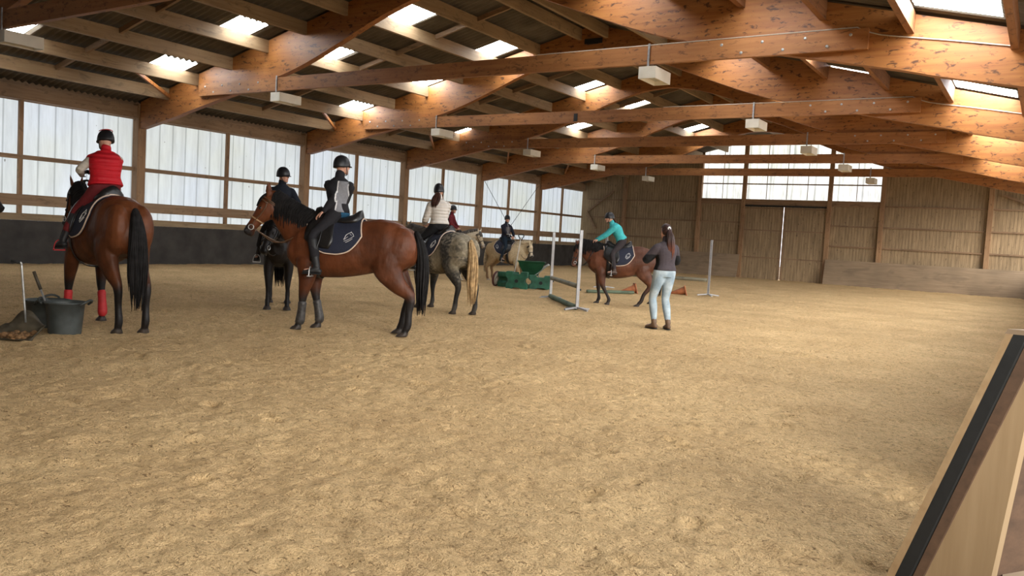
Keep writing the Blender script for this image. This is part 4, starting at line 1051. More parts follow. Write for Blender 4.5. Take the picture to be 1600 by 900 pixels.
    if look.get('ponytail'):
        L_, sw, r0 = look['ponytail']; bm = bmesh.new(); base = hp_(-.100, 0, look.get('pony_u', -.03)); sw = Vector(sw)
        back = -Fc
        for i in range(120):
            a = random.uniform(0, 2*PI); r = math.sqrt(random.random()); e = random.uniform(.75, 1)
            o_ = (HS*math.cos(a)+back*math.sin(a)*.7)*r
            f1 = lambda t: base+back*(.05*k*min(1, t*4))+sw*(t*L_)-up*(t*L_*e)+o_*r0*(.35+1.1*math.sin(min(1, t*1.15)*PI*.8))
            tube(bm, [base+o_*.012, f1(.12), f1(.35), f1(.65), f1(1)], [.006, .009, .009, .007, .002], 5, 3)
        o = mesh_obj('ponytail', bm, M[look.get('hairmat', 'hair_brown')], root, smooth=True)
        if look.get('haircol'): paint(o.data, look['haircol'])
        if look.get('scrunchie'):
            bm = bmesh.new(); c = base+back*.012
            tube(bm, [c+(HS*math.cos(a)+HU*math.sin(a))*.019*k for a in (2*PI*i/10 for i in range(11))], .011*k, 6, 1)
            mesh_obj('hair_tie', bm, M['white'], root, smooth=True)['label'] = 'white hair tie'
    return root, dict(sh=sh, el=el, wr=wr, kn=kn, an=an, hc=hc, P=P, D=D)

def rider(h, label, H, lean, chest, face, arms, look, P=None, foot=(.08, .0), knee_y=1.0, footz=None, stir=('steel', 'steel'), toe=None, pel=(1, 0, 0), head_tilt=None, footx=None):
    """sits on the horse's saddle; everything in the horse's own frame"""
    k = H/1.70; seat = h.seat.copy(); Pv = seat+Vector((0, 0, .098*k)) if P is None else Vector(P)
    hw = h.ring(.1)[3]*h.sc*h.wide
    legs = {}
    for sg, s_ in ((1, 'l'), (-1, 'r')):
        ax = ((footx if footx is not None else .10)+h.sx)*h.sc; az = Pv.z-.70*k if footz is None else footz
        a_ = Vector((ax, sg*(hw+.065), az)); tv = Vector(toe or (1, .15*sg, .02))
        legs[s_] = dict(a=a_, hint=(1, .22*sg, .45), toe=tv)
    for s_ in 'lr': arms[s_]['w'] = Vector(arms[s_]['w'])+Pv if arms[s_].get('rel', True) else Vector(arms[s_]['w'])
    o = Matrix.Translation(Pv)
    # shift everything so the person's origin is the pelvis
    sh_ = -Pv
    for s_ in 'lr':
        arms[s_]['w'] = arms[s_]['w']+sh_; legs[s_]['a'] = legs[s_]['a']+sh_
    mw = h.root.matrix_world @ o
    root, J = make_person(mw, label, H, (0, 0, 0), lean, chest, face, arms, legs, look, pel=pel, head_tilt=head_tilt)
    for sg, s_ in ((1, 'l'), (-1, 'r')):
        tv = legs[s_]['toe'].normalized(); f = J['an'][s_]+Pv+tv*.08*k-Vector((0, 0, .115*k))
        h.stirrup(f, sg, stir[0 if s_ == 'l' else 1])
    return root, J, Pv

V = Vector
def loc(h, wv):
    """world direction in the horse's frame"""
    return (h.root.matrix_world.to_3x3().inverted() @ V(wv)).normalized()
UPV = V((0, 0, 1))
# ---- 1: bay horse at the left, seen from behind, rider in the red vest
h1 = Horse('horse', (-10.06, 5.98), (-.985, .17), 1.06, 1.02, wide=1.05, belly=.02, colour=bay_coat((.122, .037, .012)), mane=M['hair_black'], tailm=M['hair_black'],
           neck=[(.60, 0, 1.22), (.84, -.01, 1.40), (1.02, -.03, 1.54), (1.10, -.05, 1.62)], head=[(1.09, -.05, 1.64), (1.32, .0, 1.15)],
           legs={'fl': [(.05, 0), (.10, 0), (.13, 0), (.16, 0), (.18, 0), (.18, 0)], 'fr': [(-.03, 0), (-.06, 0), (-.08, 0), (-.09, 0), (-.10, 0)], 'hl': [(.01, 0, -.02), (.0, 0, -.04), (-.02, 0, -.05), (-.03, 0, -.05), (-.03, 0, -.05)], 'hr': [(-.04, 0), (-.07, 0), (-.09, 0), (-.10, 0), (-.10, 0)]},
           label='bay horse with red front leg wraps, standing rear towards the camera', tendon=(('fl', 'fr'), M['red'], .13, .36, 'red front leg wrap'))
h1.tack('the bay horse under the red vested rider')
a1 = {'l': dict(w=(.24, .20, .17), hint=(-.2, .75, -.8), dir=(.5, -.6, .5), palm=(0, -1, 0), curl=.8), 'r': dict(w=(.34, .04, .10), hint=(-.1, -.4, -1), dir=(.8, .5, .2), palm=(0, 0, -1), curl=.8)}
rider(h1, 'rider in a red quilted vest, dark red breeches and black boots, back to the camera', 1.62, (.16, -.05, 1), loc(h1, (-.80, .60, 0)), loc(h1, (-.97, -.12, -.22)), a1,
      dict(top=(.50, .010, .018), topmat='quilted', topname='vest', vest=True, topfit=.046, sleeves=(.50, .44, .36), legs=(.14, .018, .020), boots=(.016, .016, .018), helmet_trim=True, glove=(.02, .02, .02), hunch=.035, wide=1.05), stir=('red', 'red'), footx=.20, toe=(1, .22, -.05))
# ---- 2: black horse facing the camera
h2 = Horse('horse', (-11.26, 9.86), (.74, -.67), 1.0, .98, colour=bay_coat((.020, .016, .015)), mane=M['hair_black'], tailm=M['hair_black'], neck_thick=.95,
           neck=[(.60, 0, 1.22), (.86, -.02, 1.36), (1.04, -.06, 1.44), (1.12, -.09, 1.46)], head=[(1.10, -.09, 1.47), (1.32, -.24, .98)],
           label='black horse standing behind the head of the bay horse, facing the camera')
h2.rein_sag = .1
h2.tack('the black horse')
a2 = {'l': dict(w=(.24, .10, .10), hint=(-.2, .9, -.3), palm=(0, -1, 0), curl=1.0), 'r': dict(w=(.24, -.10, .10), hint=(-.2, -.9, -.3), palm=(0, 1, 0), curl=1.0)}
rider(h2, 'rider in a dark navy jumper and black helmet, looking to the right', 1.70, (.02, 0, 1), loc(h2, (.72, -.68, 0)), loc(h2, (.90, .22, -.08)), a2,
      dict(top=(.014, .017, .026), topname='jumper', topfit=.022, legs=(.02, .02, .024), boots=(.014, .014, .016), hairmat='hair_brown'))
# ---- 3: main bay horse side on
h3 = Horse('horse', (-8.07, 8.40), (-.883, -.47), 1.07, .955, wide=1.0, belly=.0, colour=bay_coat((.122, .036, .0125), knee=.44, belly_light=.25), mane=M['hair_black'], tailm=M['hair_black'], hair_side=1,
           neck=[(.58, 0, 1.24), (.84, 0, 1.46), (1.03, .0, 1.64), (1.14, .02, 1.76)], head=[(1.13, .02, 1.78), (1.43, .10, 1.25)], neck_thick=1.02,
           legs={'fl': [(.01, 0), (.03, 0), (.05, 0), (.05, 0), (.05, 0)], 'fr': [(-.05, 0), (-.08, 0), (-.10, 0), (-.11, 0), (-.11, 0)], 'hl': [(-.05, 0), (-.08, 0), (-.09, 0), (-.09, 0), (-.09, 0)], 'hr': [(.02, 0), (.04, 0), (.05, 0), (.05, 0), (.05, 0)]},
           label='bay horse standing side on with its head to the left, black mane and tail', tendon=(('fl', 'fr'), M['boot_grey'], .13, .36, 'grey and black tendon boot'))
h3.tack('the large bay horse standing side on', bridle='brown_leather', seat_x=.215, rein_to=[V((.50, -.05, 1.50)), V((.48, .05, 1.50))])
def jk3(h_, l_, f_, co):
    c = np.tile(np.array((.020, .019, .022)), (len(h_), 1))
    m_ = sstep(.004, -.004, np.abs(l_+.085)-.045-.02*(h_/.5))*(f_ < 0)*(h_ > .03)*sstep(.475, .465, h_)
    c = col_mix(c, (.22, .22, .235), m_)
    e = (f_ < 0) & (np.abs(l_+.035-.012*(h_/.5)) < .007) & (h_ > .03) & (h_ < .47); c[e] = (.7, .7, .7)
    e = (f_ < 0) & (np.abs(l_+.150) < .006) & (h_ > .03) & (h_ < .44); c[e] = (.5, .5, .5)
    return c
a3 = {'l': dict(w=(.13, .19, .045), hint=(-.75, .45, -.1), dir=(.75, -.1, -.5), palm=(0, -.3, -1), curl=.45), 'r': dict(w=(.12, -.24, .06), hint=(-.05, -.5, -1), palm=(0, 0, -1), curl=.5)}
h3v = rider(h3, 'rider in a black jacket with a grey back panel, hand resting on the thigh', 1.72, (-.03, 0, 1), loc(h3, (-.42, .90, 0)), loc(h3, (.25, .96, 0)), a3,
      dict(top=jk3, topvox=.006, topfit=.02, legs=(.018, .017, .020), boots=(.014, .014, .015), shirt=(.02, .085, .16), collar=True), P=h3.seat+V((.11, 0, .045)), footx=.17, toe=(1, .1, .02))
# ---- 4: dappled grey seen from behind
h4 = Horse('horse', (-9.40, 12.15), (-.955, .295), 1.0, .95, wide=1.12, belly=.03, colour=grey_coat, mane=M['hair_grey'], tailm=M['hair_blond'],
           neck=[(.58, 0, 1.24), (.84, .02, 1.38), (1.02, .05, 1.48), (1.12, .07, 1.56)], head=[(1.11, .07, 1.57), (1.40, .20, 1.12)], coat='coat_rough', tail_len=1.08,
           legs={'hl': [(.02, 0), (.03, 0), (.04, 0), (.04, 0), (.04, 0)], 'hr': [(-.04, 0), (-.08, 0), (-.10, 0), (-.10, 0), (-.10, 0)], 'fl': [(-.03, 0), (-.05, 0), (-.06, 0), (-.06, 0), (-.06, 0)]},
           label='dappled grey horse with a blond tail, standing between the bay horse and the cream horse')
h4.tack('the dappled grey horse')
a4 = {'l': dict(w=(.33, .12, .06), hint=(-.6, .6, -.5), palm=(0, -1, 0), curl=1.0), 'r': dict(w=(.34, -.10, .08), hint=(-.5, -.8, -.3), palm=(0, 1, 0), curl=1.0)}
rider(h4, 'rider in a cream quilted jacket with a brown ponytail under a black helmet', 1.70, (.10, 0, 1), loc(h4, (-.85, .55, 0)), loc(h4, (-.52, .85, 0)), a4,
      dict(top=(.62, .57, .51), topmat='quilted', topfit=.030, sleevefit=.012, legs=(.012, .012, .013), boots=(.014, .014, .015), ponytail=(.30, (.0, .25, 0), .055), scrunchie=True, hairmat='hair_brown'), P=h4.seat+V((.15, 0, .09)), footx=.26)
# ---- 5: cream horse behind the grey
h5 = Horse('horse', (-15.90, 20.42), (.93, .37), .97, .97, colour=cream_coat, mane=M['hair_grey'], tailm=M['hair_cream'],
           neck=[(.60, 0, 1.24), (.86, 0, 1.42), (1.08, 0, 1.54), (1.18, 0, 1.58)], head=[(1.17, 0, 1.60), (1.40, -.12, 1.12)], coat='coat_rough',
           label='cream horse with a dark mane, mostly hidden behind the dappled grey horse')
h5.tack('the half hidden cream horse', seat_x=.30)
a5 = {'l': dict(w=(.24, .10, .08), hint=(-.2, .9, -.3), palm=(0, -1, 0), curl=1.0), 'r': dict(w=(.24, -.10, .08), hint=(-.2, -.9, -.3), palm=(0, 1, 0), curl=1.0)}
rider(h5, 'rider in a dark red and black jacket, half hidden behind the cream jacketed rider', 1.62, (.03, 0, 1), (1, 0, 0), (1, -.1, 0), a5,
      dict(top=lambda h_, l_, f_, co: np.where((f_ > -.02)[:, None], np.array((.13, .014, .018)), np.array((.02, .015, .017))), legs=(.02, .02, .02), boots=(.02, .02, .02)))
# ---- 6: dun pony by the blocks
h6 = Horse('pony', (-14.62, 22.12), (.97, .02), .86, .97, wide=1.12, belly=.06, colour=dun_coat, mane=M['hair_cream'], tailm=M['hair_cream'], neck_thick=1.12, thick=1.1,
           neck=[(.58, 0, 1.20), (.82, 0, 1.34), (.98, -.05, 1.42), (1.06, -.08, 1.44)], head=[(1.06, -.08, 1.45), (1.26, -.20, .97)], coat='coat_rough',
           label='pale dun pony standing behind the green plastic blocks', hoofc=(.3, .25, .18))
h6.rein_sag = .08
h6.tack('the dun pony', seat_x=.0)
def jk6(h_, l_, f_, co):
    c = np.tile(np.array((.016, .017, .028)), (len(h_), 1)); m_ = (f_ > .03) & (np.abs(l_) < .09) & (h_ > .12) & (h_ < .40); c[m_] = (.10, .09, .09)
    m_ = (f_ > .03) & (np.abs(l_) < .10) & (np.abs(h_-.14) < .02) & (np.sin(l_*180) > 0); c[m_] = (.45, .43, .4)
    c[(f_ > .03) & (np.abs(l_) < .008)] = (.4, .4, .4); return c
a6 = {'l': dict(w=(.24, .08, .06), hint=(-.2, .9, -.3), palm=(0, -1, 0), curl=1.0), 'r': dict(w=(.24, -.06, .06), hint=(-.2, -.9, -.3), palm=(0, 1, 0), curl=1.0)}
rider(h6, 'small rider in a dark printed hoodie sitting on the dun pony', 1.54, (.0, 0, 1), loc(h6, (.85, -.45, 0)), loc(h6, (.80, -.60, 0)), a6,
      dict(top=jk6, topname='hoodie', topfit=.03, legs=(.012, .022, .035), boots=(.02, .02, .02), boothi=.72, legend=.97), footx=.04)
# ---- 7: brown pony walking
h7 = Horse('pony', (-8.27, 17.48), (-.88, -.47), .93, .96, wide=1.1, belly=.05, colour=bay_coat((.13, .045, .022), dark=(.022, .013, .010), knee=.40, belly_light=.5, muzz=.07), mane=M['hair_black'], tailm=M['hair_black'], neck_thick=1.12, thick=1.08,
           neck=[(.58, 0, 1.20), (.84, 0, 1.36), (1.04, .0, 1.46), (1.15, 0, 1.48)], head=[(1.14, 0, 1.50), (1.27, .04, .93)],
           legs={'fl': [(-.04, 0), (-.12, .0), (-.21, 0), (-.27, 0), (-.28, 0), (-.28, 0)], 'fr': [(-.01, 0), (-.02, 0), (-.03, 0), (-.03, 0), (-.02, 0)],
                 'hl': [(.06, .0), (.16, .0), (.20, 0), (.23, 0), (.25, 0)], 'hr': [(-.04, .03), (-.04, .04), (-.10, .06), (-.14, .10), (-.12, .09), (-.10, .06)]},
           label='brown pony walking left behind the metal jump upright')
h7.rein_sag = .02
h7.tack('the walking brown pony', rein_to=[V((.60, -.05, 1.44)), V((.60, .06, 1.44))])
a7 = {'l': dict(w=(.66, .10, -.06), hint=(-.3, .5, -1), dir=(1, 0, -.2), palm=(0, -.3, -1), curl=.7), 'r': dict(w=(.68, -.10, -.04), hint=(-.3, -.5, -1), dir=(1, 0, -.2), palm=(0, .3, -1), curl=.7)}
rider(h7, 'rider in a turquoise jacket leaning forward with both arms on the pony neck', 1.58, (.62, 0, 1), (1, .15, 0), (1, .25, -.1), a7,
      dict(top=(.06, .42, .44), topfit=.024, sleevefit=.006, legs=(.035, .028, .030), boots=(.06, .035, .025), boothi=.80, legend=.97, ponytail=(.28, (-.15, 0, 0), .022), hairmat='hair_brown', hunch=.03), footx=.10)
# ---- 8: dark horse cut by the frame
h8 = Horse('horse', (-12.43, 4.75), (.97, .25), 1.0, 1.0, colour=bay_coat((.06, .022, .012)), mane=M['hair_black'], tailm=M['hair_black'],
           label='dark brown horse, only its muzzle showing at the left photo edge')

# ---- instructor
mwi = Matrix.Translation((-5.52, 13.33, 0)) @ Matrix.Rotation(math.atan2(.60, -.78), 4, 'Z')
Hh = 1.79; kk = Hh/1.70
def jki(h_, l_, f_, co):
    c = np.tile(np.array((.060, .048, .054)), (len(h_), 1)); c[(np.abs(l_) > .115) & (h_ < .30) & (h_ > .0) & (f_ > -.06)] = (.012, .012, .013); return c
def jeans(co):
    n_ = nz(co, 7.0); return col_mix((.26, .34, .40), (.42, .50, .55), sstep(-.4, .5, n_))
armi = {'l': dict(w=(.26, .10, .28), hint=(-.2, .9, -.6), dir=(.4, -.8, .3), palm=(-1, 0, 0), curl=.6), 'r': dict(w=(.28, -.08, .26), hint=(-.3, -.9, -.5), dir=(.4, .8, .3), palm=(-1, 0, 0), curl=.6)}
hip = .915*kk
legi = {'l': dict(a=(.02, .13, -.815*kk), hint=(1, .1, .1), toe=(1, .28, 0)), 'r': dict(a=(-.06, -.10, -.815*kk), hint=(1, -.05, .1), toe=(1, -.22, 0))}
mwi = mwi @ Matrix.Translation((0, 0, hip))
def hc_i(co): 
    z = co[:, 2]; return col_mix((.040, .016, .012), (.26, .07, .025), sstep(.62, .22, z))
make_person(mwi, 'instructor standing in pale jeans and a dark grey fleece with a long auburn ponytail', Hh, (0, 0, 0), (.02, 0, 1), (1, .05, 0), (1, -.05, .03), armi, legi,
            dict(top=jki, topname='fleece', topfit=.030, sleevefit=.014, legs=(.4, .5, .55), legcol=jeans, legmat='denim', legname='jeans', legend=.90, legfit=.010, boots=(.12, .070, .040), boothi=.80, helmet=False, hairmat='hair_red', haircol=hc_i,
                 ponytail=(.54, (-.0, -.10, 0), .05), pony_u=.060, scrunchie=True, collar=True, waist=2), standing=True)

# ================================================================= JUMPS, BLOCKS, BUCKETS
M['mill'] = plain('perforated aluminium', (0.34, 0.34, 0.35), 0.5, 0.4, var=0.15, scale=8)
M['pole_green'] = wood('green painted pole', 'x', (.13, .17, .11), (.07, .11, .07), .5, .8, .8)
M['pole_worn'] = wood('worn grey pole', 'x', (.27, .24, .17), (.13, .13, .09), .5, .8, .8)
M['plastic'] = plain('green plastic', (.018, .105, .062), .45, var=.35, scale=6)
M['plastic2'] = plain('dark green tray plastic', (.010, .060, .025), .4, var=.3, scale=5)
M['cone'] = plain('orange cone', (.34, .115, .045), .6, var=.25, scale=8)
M['tub'] = plain('grey black rubber tub', (.042, .048, .046), .5, var=.45, scale=5, bmp=.15)
M['manure'] = plain('manure', (.16, .085, .035), .95, var=.5, scale=18, bmp=.8)
M['scoopm'] = plain('dirty dark scoop', (.05, .04, .025), .6, var=.5, scale=9)
M['oldwood'] = plain('old handle wood', (.25, .20, .15), .7, var=.3)
def gz(x, y):
    i = int(np.clip(np.searchsorted(gx, x), 0, len(gx)-1)); j = int(np.clip(np.searchsorted(gy, y), 0, len(gy)-1)); return float(FLOOR_Z[i, j])
def upright(x, y, ang, h_, label):
    t = empty('jump_upright', Matrix.Translation((x, y, gz(x, y))) @ Matrix.Rotation(ang, 4, 'Z'), label, 'jump stand', 'perforated metal jump uprights')
    bm = bmesh.new(); w_ = .030
    # face with punched holes: front and back plates built as ladders, solid sides
    zs = np.arange(.08, h_-.02, .05)
    for s in (-1, 1):
        for sx in (-1, 1): bx(bm, *(sorted((sx*w_, sx*.011))), *(sorted((s*w_, s*(w_-.004)))), 0.03, h_)
        for z in zs: bx(bm, -.0115, .0115, *(sorted((s*w_, s*(w_-.004)))), z, z+.030)
        bx(bm, *(sorted((s*w_, s*(w_-.004)))), -w_+.004, w_-.004, .03, h_)
    mesh_obj('perforated_post', bm, M['mill'], t)
    bm = bmesh.new(); bx(bm, -w_+.005, w_-.005, -.012, .012, .05, h_-.01); mesh_obj('hole_shade_bar', bm, M['dark_steel'], t)  # added dark bar, stands in for the shade seen through the punched holes
    for a in (0, PI/2, PI, 3*PI/2):
        bm = bmesh.new(); d = V((math.cos(a+.5), math.sin(a+.5), 0)); obox(bm, d*.02+V((0, 0, .06)), d*.33+V((0, 0, .022)), .045, .03); mesh_obj('foot', bm, M['mill'], t)
    for z in (.48,):
        bm = bmesh.new(); bx(bm, -.035, .035, -.06, -.03, z-.07, z-.03); mesh_obj('cup', bm, M['dark_steel'], t)
    return t
A_ = V((-8.10, 15.02, 0)); B_ = V((-10.12, 17.37, 0)); C_ = V((-8.45, 23.85, 0)); D_ = V((-11.65, 23.30, 0))
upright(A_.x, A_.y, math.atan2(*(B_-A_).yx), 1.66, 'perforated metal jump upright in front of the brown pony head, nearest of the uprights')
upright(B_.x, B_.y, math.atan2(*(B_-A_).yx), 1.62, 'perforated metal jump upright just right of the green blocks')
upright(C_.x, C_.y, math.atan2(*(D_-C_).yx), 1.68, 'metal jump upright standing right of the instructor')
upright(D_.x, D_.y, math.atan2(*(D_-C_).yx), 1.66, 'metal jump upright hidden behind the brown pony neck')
def pole(name, a, b, r, m, label, grp='jump poles'):
    a = V(a); b = V(b); L_ = (b-a).length; bm = bmesh.new(); rings = []
    for x in np.linspace(0, L_, 24):
        rings.append([V((x, math.cos(t)*r*(1+.04*math.sin(x*5)), math.sin(t)*r)) for t in (2*PI*i/16 for i in range(16))])
    skin_rings(bm, rings); o = mesh_obj(name, bm, m, smooth=True)
    d = (b-a).normalized(); o.matrix_world = Matrix.Translation(a) @ d.to_track_quat('X', 'Z').to_matrix().to_4x4()
    return tag(o, label, 'pole', grp)
dAB = (B_-A_).normalized(); nAB = V((dAB.y, -dAB.x, 0)); off = V((-.02, -.09, 0))
pole('jump_pole', A_-dAB*-.06+V((0, 0, .50)), B_+dAB*-.06+V((0, 0, .50)), .05, M['pole_worn'], 'worn grey green jump pole held halfway up the near uprights')
pole('jump_pole', A_-dAB*-.10+V((0, 0, .055)), B_+dAB*-.02+V((0, 0, .055)), .055, M['pole_green'], 'green jump pole lying on the sand below the raised pole')
pole('jump_pole', C_+(D_-C_).normalized()*.06+V((0, 0, .48)), D_-(D_-C_).normalized()*.06+V((0, 0, .48)), .05, M['pole_worn'], 'mottled dark jump pole between the instructor and the far right upright')
pole('ground_pole', (-10.70, 20.37, .05), (-9.88, 21.67, .05), .045, M['pole_green'], 'dark pole lying on the sand beneath the brown pony')
def cone(base, direction, label, L_=.46):
    d = V(direction).normalized(); side = UPV.cross(d).normalized(); u = d.cross(side)
    ang = math.atan2(.17, L_)
    t = Matrix.Translation(V(base)+V((0, 0, .15)))
    bm = bmesh.new(); dd = (d-UPV*.26).normalized(); s2 = side; u2 = dd.cross(s2); rings = []
    for x, r in ((0, .135), (.03, .125), (L_*.5, .075), (L_, .03), (L_+.005, .02)):
        rings.append([dd*x+(s2*math.cos(t_)+u2*math.sin(t_))*r for t_ in (2*PI*i/20 for i in range(20))])
    skin_rings(bm, rings); e = empty('traffic_cone', t, label, 'cone', 'orange cones lying on the sand'); mesh_obj('cone_body', bm, M['cone'], e, smooth=True)
    bm = bmesh.new(); obox(bm, dd*-.015, dd*.012, .31, .31, up=u2); mesh_obj('cone_base', bm, M['cone'], e)
cone((-8.95, 23.3, 0), (-.95, -.35, 0), 'orange cone lying on the sand right of the instructor legs')
cone((-9.98, 22.0, 0), (-.8, -.6, 0), 'orange cone lying beneath the rump of the brown pony')

def block(x, y, ang, label, w_=.62, h_=.44, d_=.30, z=0.0):
    t = empty('jump_block', Matrix.Translation((x, y, gz(x, y)+z-.01)) @ Matrix.Rotation(ang, 4, 'Z'), label, 'jump block', 'green plastic jump blocks')
    bm = bmesh.new(); hw = w_/2
    prof = [(-hw, 0), (-hw*.45, 0), (-hw*.30, h_*.10), (hw*.30, h_*.10), (hw*.45, 0), (hw, 0), (hw, h_*.30), (hw*.78, h_*.42), (hw*.78, h_*.58), (hw, h_*.70), (hw, h_), (hw*.42, h_), (hw*.30, h_*.86), (-hw*.30, h_*.86), (-hw*.42, h_), (-hw, h_), (-hw, h_*.70), (-hw*.78, h_*.58), (-hw*.78, h_*.42), (-hw, h_*.30)]
    prism(bm, prof, -d_/2, d_/2); o = mesh_obj('block_body', bm, M['plastic'], t)
    b_ = o.modifiers.new('b', 'BEVEL'); b_.width = .014; b_.segments = 2
    for s in (-1, 1):
        bm = bmesh.new(); rg = []
        for r, yy_ in ((.050, s*(d_/2+.004)), (.042, s*(d_/2+.006)), (.038, s*(d_/2-.02))): rg.append([V((math.cos(a)*r, yy_, h_*.48+math.sin(a)*r)) for a in (2*PI*i/18 for i in range(18))])
        skin_rings(bm, rg); mesh_obj('grip_hole', bm, M['black_rubber'], t)
    return t
rt_ = math.atan2(.55, .84)
block(-13.00, 19.85, rt_+.9, 'green plastic jump block at the left end of the group')
block(-12.42, 19.42, rt_-.15, 'green plastic jump block in the middle of the group, in front of the tray', .60, .50)
block(-12.02, 20.02, rt_+.05, 'green plastic jump block at the right end of the group, below the tray', .66, .40)
# tray (wheelbarrow) standing behind the blocks
wb = empty('wheelbarrow', Matrix.Translation((-12.62, 20.45, 0)) @ Matrix.Rotation(rt_, 4, 'Z'), 'dark green wheelbarrow tray standing behind the plastic blocks', 'wheelbarrow')
bm = bmesh.new(); r_ = []
for z, a, b in ((.36, .20, .20), (.60, .33, .27), (.74, .38, .31), (.76, .42, .34), (.75, .39, .32), (.60, .315, .255), (.39, .22, .18)):
    r_.append([V((sx*a*(1 if z < .7 else 1), sy*b, z)) for sx, sy in ((-1, -1), (0, -1.03), (1, -1), (1.03, 0), (1, 1), (0, 1.03), (-1, 1), (-1.03, 0))])
skin_rings(bm, r_); mesh_obj('tray', bm, M['plastic2'], wb)
for s in (-1, 1):
    bm = bmesh.new(); tube(bm, [(-.35, s*.16, .20), (.1, s*.20, .36), (.40, s*.27, .62), (.52, s*.27, .70)], .018, 8, 3); mesh_obj('handle', bm, M['steel'], wb, smooth=True)
    bm = bmesh.new(); tube(bm, [(.22, s*.20, .38), (.30, s*.22, .0)], .015, 8, 2); mesh_obj('leg', bm, M['steel'], wb, smooth=True)
bm = bmesh.new(); rr_ = []
for yy_, r in ((-.05, .10), (-.05, .17), (-.03, .20), (.03, .20), (.05, .17), (.05, .10)): rr_.append([V((-.45+math.cos(a)*r, yy_, .20+math.sin(a)*r)) for a in (2*PI*i/22 for i in range(22))])
skin_rings(bm, rr_); mesh_obj('wheel', bm, M['black_rubber'], wb, smooth=True)
# lone wheel leaning on the left block
wh = empty('wheel', Matrix.Translation((-13.22, 19.55, gz(-13.22, 19.55)+.215)) @ Matrix.Rotation(rt_+1.15, 4, 'Z') @ Matrix.Rotation(.12, 4, 'X'), 'small pale wheel with a dark red rim leaning at the left of the green blocks', 'wheel')
bm = bmesh.new(); pr = [(.225, 0), (.215, .025), (.195, .028), (.18, 0), (.195, -.028), (.215, -.025)]
rg = [[V((math.cos(a)*r, y_, math.sin(a)*r)) for r, y_ in pr] for a in (2*PI*i/28 for i in range(29))]
skin_rings(bm, rg, cap=False); mesh_obj('rim', bm, plain('dark red rubber', (.07, .018, .015), .6), wh, smooth=True)
bm = bmesh.new(); pr = [(.19, .012), (.06, .03), (.06, -.03), (.19, -.012)]
rg = [[V((math.cos(a)*r, y_, math.sin(a)*r)) for r, y_ in pr] for a in (2*PI*i/28 for i in range(29))]
skin_rings(bm, rg, cap=False); mesh_obj('disc', bm, plain('pale disc', (.42, .36, .28), .6), wh, smooth=True)
# fork with a T handle
fk = empty('fork', Matrix.Translation((-12.93, 19.95, 0)), 'pale wooden fork handle with a black T grip, upright behind the blocks', 'fork')
bm = bmesh.new(); tube(bm, [(0, 0, .02), (.16, .10, 1.45)], .016, 8, 1); mesh_obj('shaft', bm, plain('pale shaft', (.50, .46, .40), .6), fk, smooth=True)
bm = bmesh.new(); q0 = V((.16, .10, 1.45)); tube(bm, [q0+V((-.0, 0, -.10)), q0+V((-.055, -.03, .0)), q0+V((-.06, -.035, .07)), q0+V((.06, .035, .07)), q0+V((.055, .03, 0)), q0+V((0, 0, -.10))], .014, 8, 2); mesh_obj('grip', bm, M['black_rubber'], fk, smooth=True)

# buckets
def tub(x, y, r, h_, ang, label, tilt=0.0):
    t = empty('rubber_bucket', Matrix.Translation((x, y, gz(x, y)-.01)) @ Matrix.Rotation(ang, 4, 'Z'), label, 'bucket', 'black rubber buckets')
    bm = bmesh.new(); rg = []
    for z, rr in ((0, .80), (.02, .82), (h_*.5, .90), (h_*.93, .97), (h_*.95, 1.04), (h_, 1.05), (h_, .99), (h_*.93, .95), (h_*.5, .87), (.04, .79)):
        rg.append([V((math.cos(a)*rr*r, math.sin(a)*rr*r, z)) for a in (2*PI*i/40 for i in range(40))])
    skin_rings(bm, rg); mesh_obj('bucket_body', bm, M['tub'], t, smooth=True)
    for s in (-1, 1):
        bm = bmesh.new(); c = s*r*1.03
        tube(bm, [(c, -.10, h_-.03), (c+s*.055, -.075, h_+.01), (c+s*.075, 0, h_+.03), (c+s*.055, .075, h_+.01), (c, .10, h_-.03)], .014, 8, 3); mesh_obj('handle', bm, M['tub'], t, smooth=True)
    return t
tub(-9.70, 5.28, .215, .395, rt_, 'dark rubber bucket behind the manure scoop, nearer of the two buckets')
tub(-10.40, 5.44, .25, .36, rt_-1.2, 'dark rubber bucket at the left, partly behind the nearer bucket')
sc_ = empty('manure_scoop', Matrix.Translation((-9.55, 4.66, gz(-9.5, 4.7))) @ Matrix.Rotation(rt_, 4, 'Z'), 'manure scoop with a tall bent metal handle standing before the buckets', 'scoop')
bm = bmesh.new(); A = []
prof = [(-.27, -.02, .015), (-.24, .10, .13), (-.16, .15, .22), (0, .16, .25), (.16, .15, .22), (.24, .10, .13), (.27, -.02, .015)]
nb = []
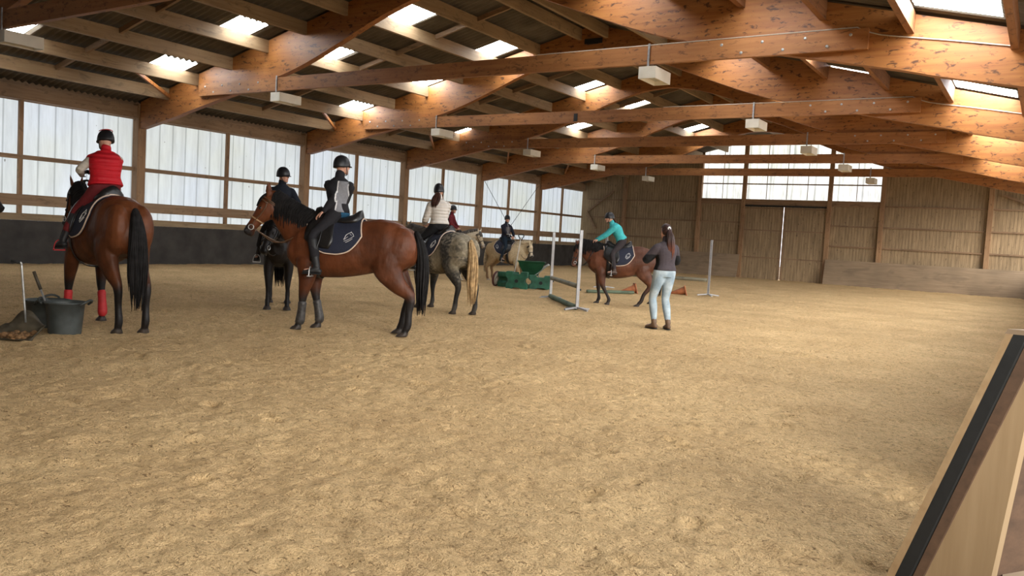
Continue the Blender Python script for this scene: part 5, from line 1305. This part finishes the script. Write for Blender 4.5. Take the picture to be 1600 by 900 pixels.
for i in range(13):
    u = -1+i/6; row = []
    for j in range(8):
        v = j/7; hgt = .29*(1-abs(u)**2.4)+.0
        x = u*(.24 if v > .0 else .25)*(1-.12*v)
        # back wall curls up from the flat lip
        yv = .16*(1-(1-v)**1.0)
        row.append((x*(1.05-.1*v), -.17+.36*min(1, v*1.6), .012+(max(0, v-.35)/.65)**1.3*hgt+(.13*abs(u)**5)*min(1, v*2)))
    nb.append(row)
ga = [[bm.verts.new(p) for p in r] for r in nb]; gb = [[bm.verts.new((p[0]*1.02, p[1]+.008, p[2]-.008)) for p in r] for r in nb]
for i in range(12):
    for j in range(7):
        bm.faces.new((ga[i][j], ga[i][j+1], ga[i+1][j+1], ga[i+1][j])); bm.faces.new((gb[i][j], gb[i+1][j], gb[i+1][j+1], gb[i][j+1]))
per = [(i, 0) for i in range(13)]+[(12, j) for j in range(1, 8)]+[(i, 7) for i in range(11, -1, -1)]+[(0, j) for j in range(6, 0, -1)]
for (a, b), (c, d) in zip(per, per[1:]+per[:1]): bm.faces.new((ga[a][b], ga[c][d], gb[c][d], gb[a][b]))
mesh_obj('pan', bm, M['scoopm'], sc_, smooth=True)
bm = bmesh.new()
for i in range(90):
    ellipsoid(bm, (random.uniform(-.14, .14), random.uniform(-.14, .12), random.uniform(.015, .06)), (random.uniform(.015, .04), 0, 0), (0, random.uniform(.015, .04), 0), (0, 0, random.uniform(.012, .03)), 8, 6)
tag(mesh_obj('manure', bm, M['manure'], sc_, smooth=True), 'brown horse droppings in the pan')
bm = bmesh.new(); tube(bm, [(-.01, .19, .16), (-.05, .16, .78), (-.052, .155, .815), (-.06, .15, .84), (-.13, .13, .85)], .0115, 8, 4); mesh_obj('bent_handle', bm, M['steel'], sc_, smooth=True)
bm = bmesh.new(); tube(bm, [(-.06, .15, .84), (-.15, .128, .852)], .016, 8, 1); mesh_obj('grip', bm, M['black_rubber'], sc_, smooth=True)
rk = empty('hand_rake', Matrix.Translation((-9.80, 5.22, .03)), 'short metal rake handle with a dark grip, leaning in the nearer bucket', 'rake')
bm = bmesh.new(); tube(bm, [(.03, .0, .0), (-.13, -.11, .48)], .011, 8, 1); mesh_obj('rod', bm, M['steel'], rk, smooth=True)
bm = bmesh.new(); tube(bm, [(-.13, -.11, .48), (-.20, -.158, .69)], .019, 8, 1); mesh_obj('grip', bm, M['scoopm'], rk, smooth=True)
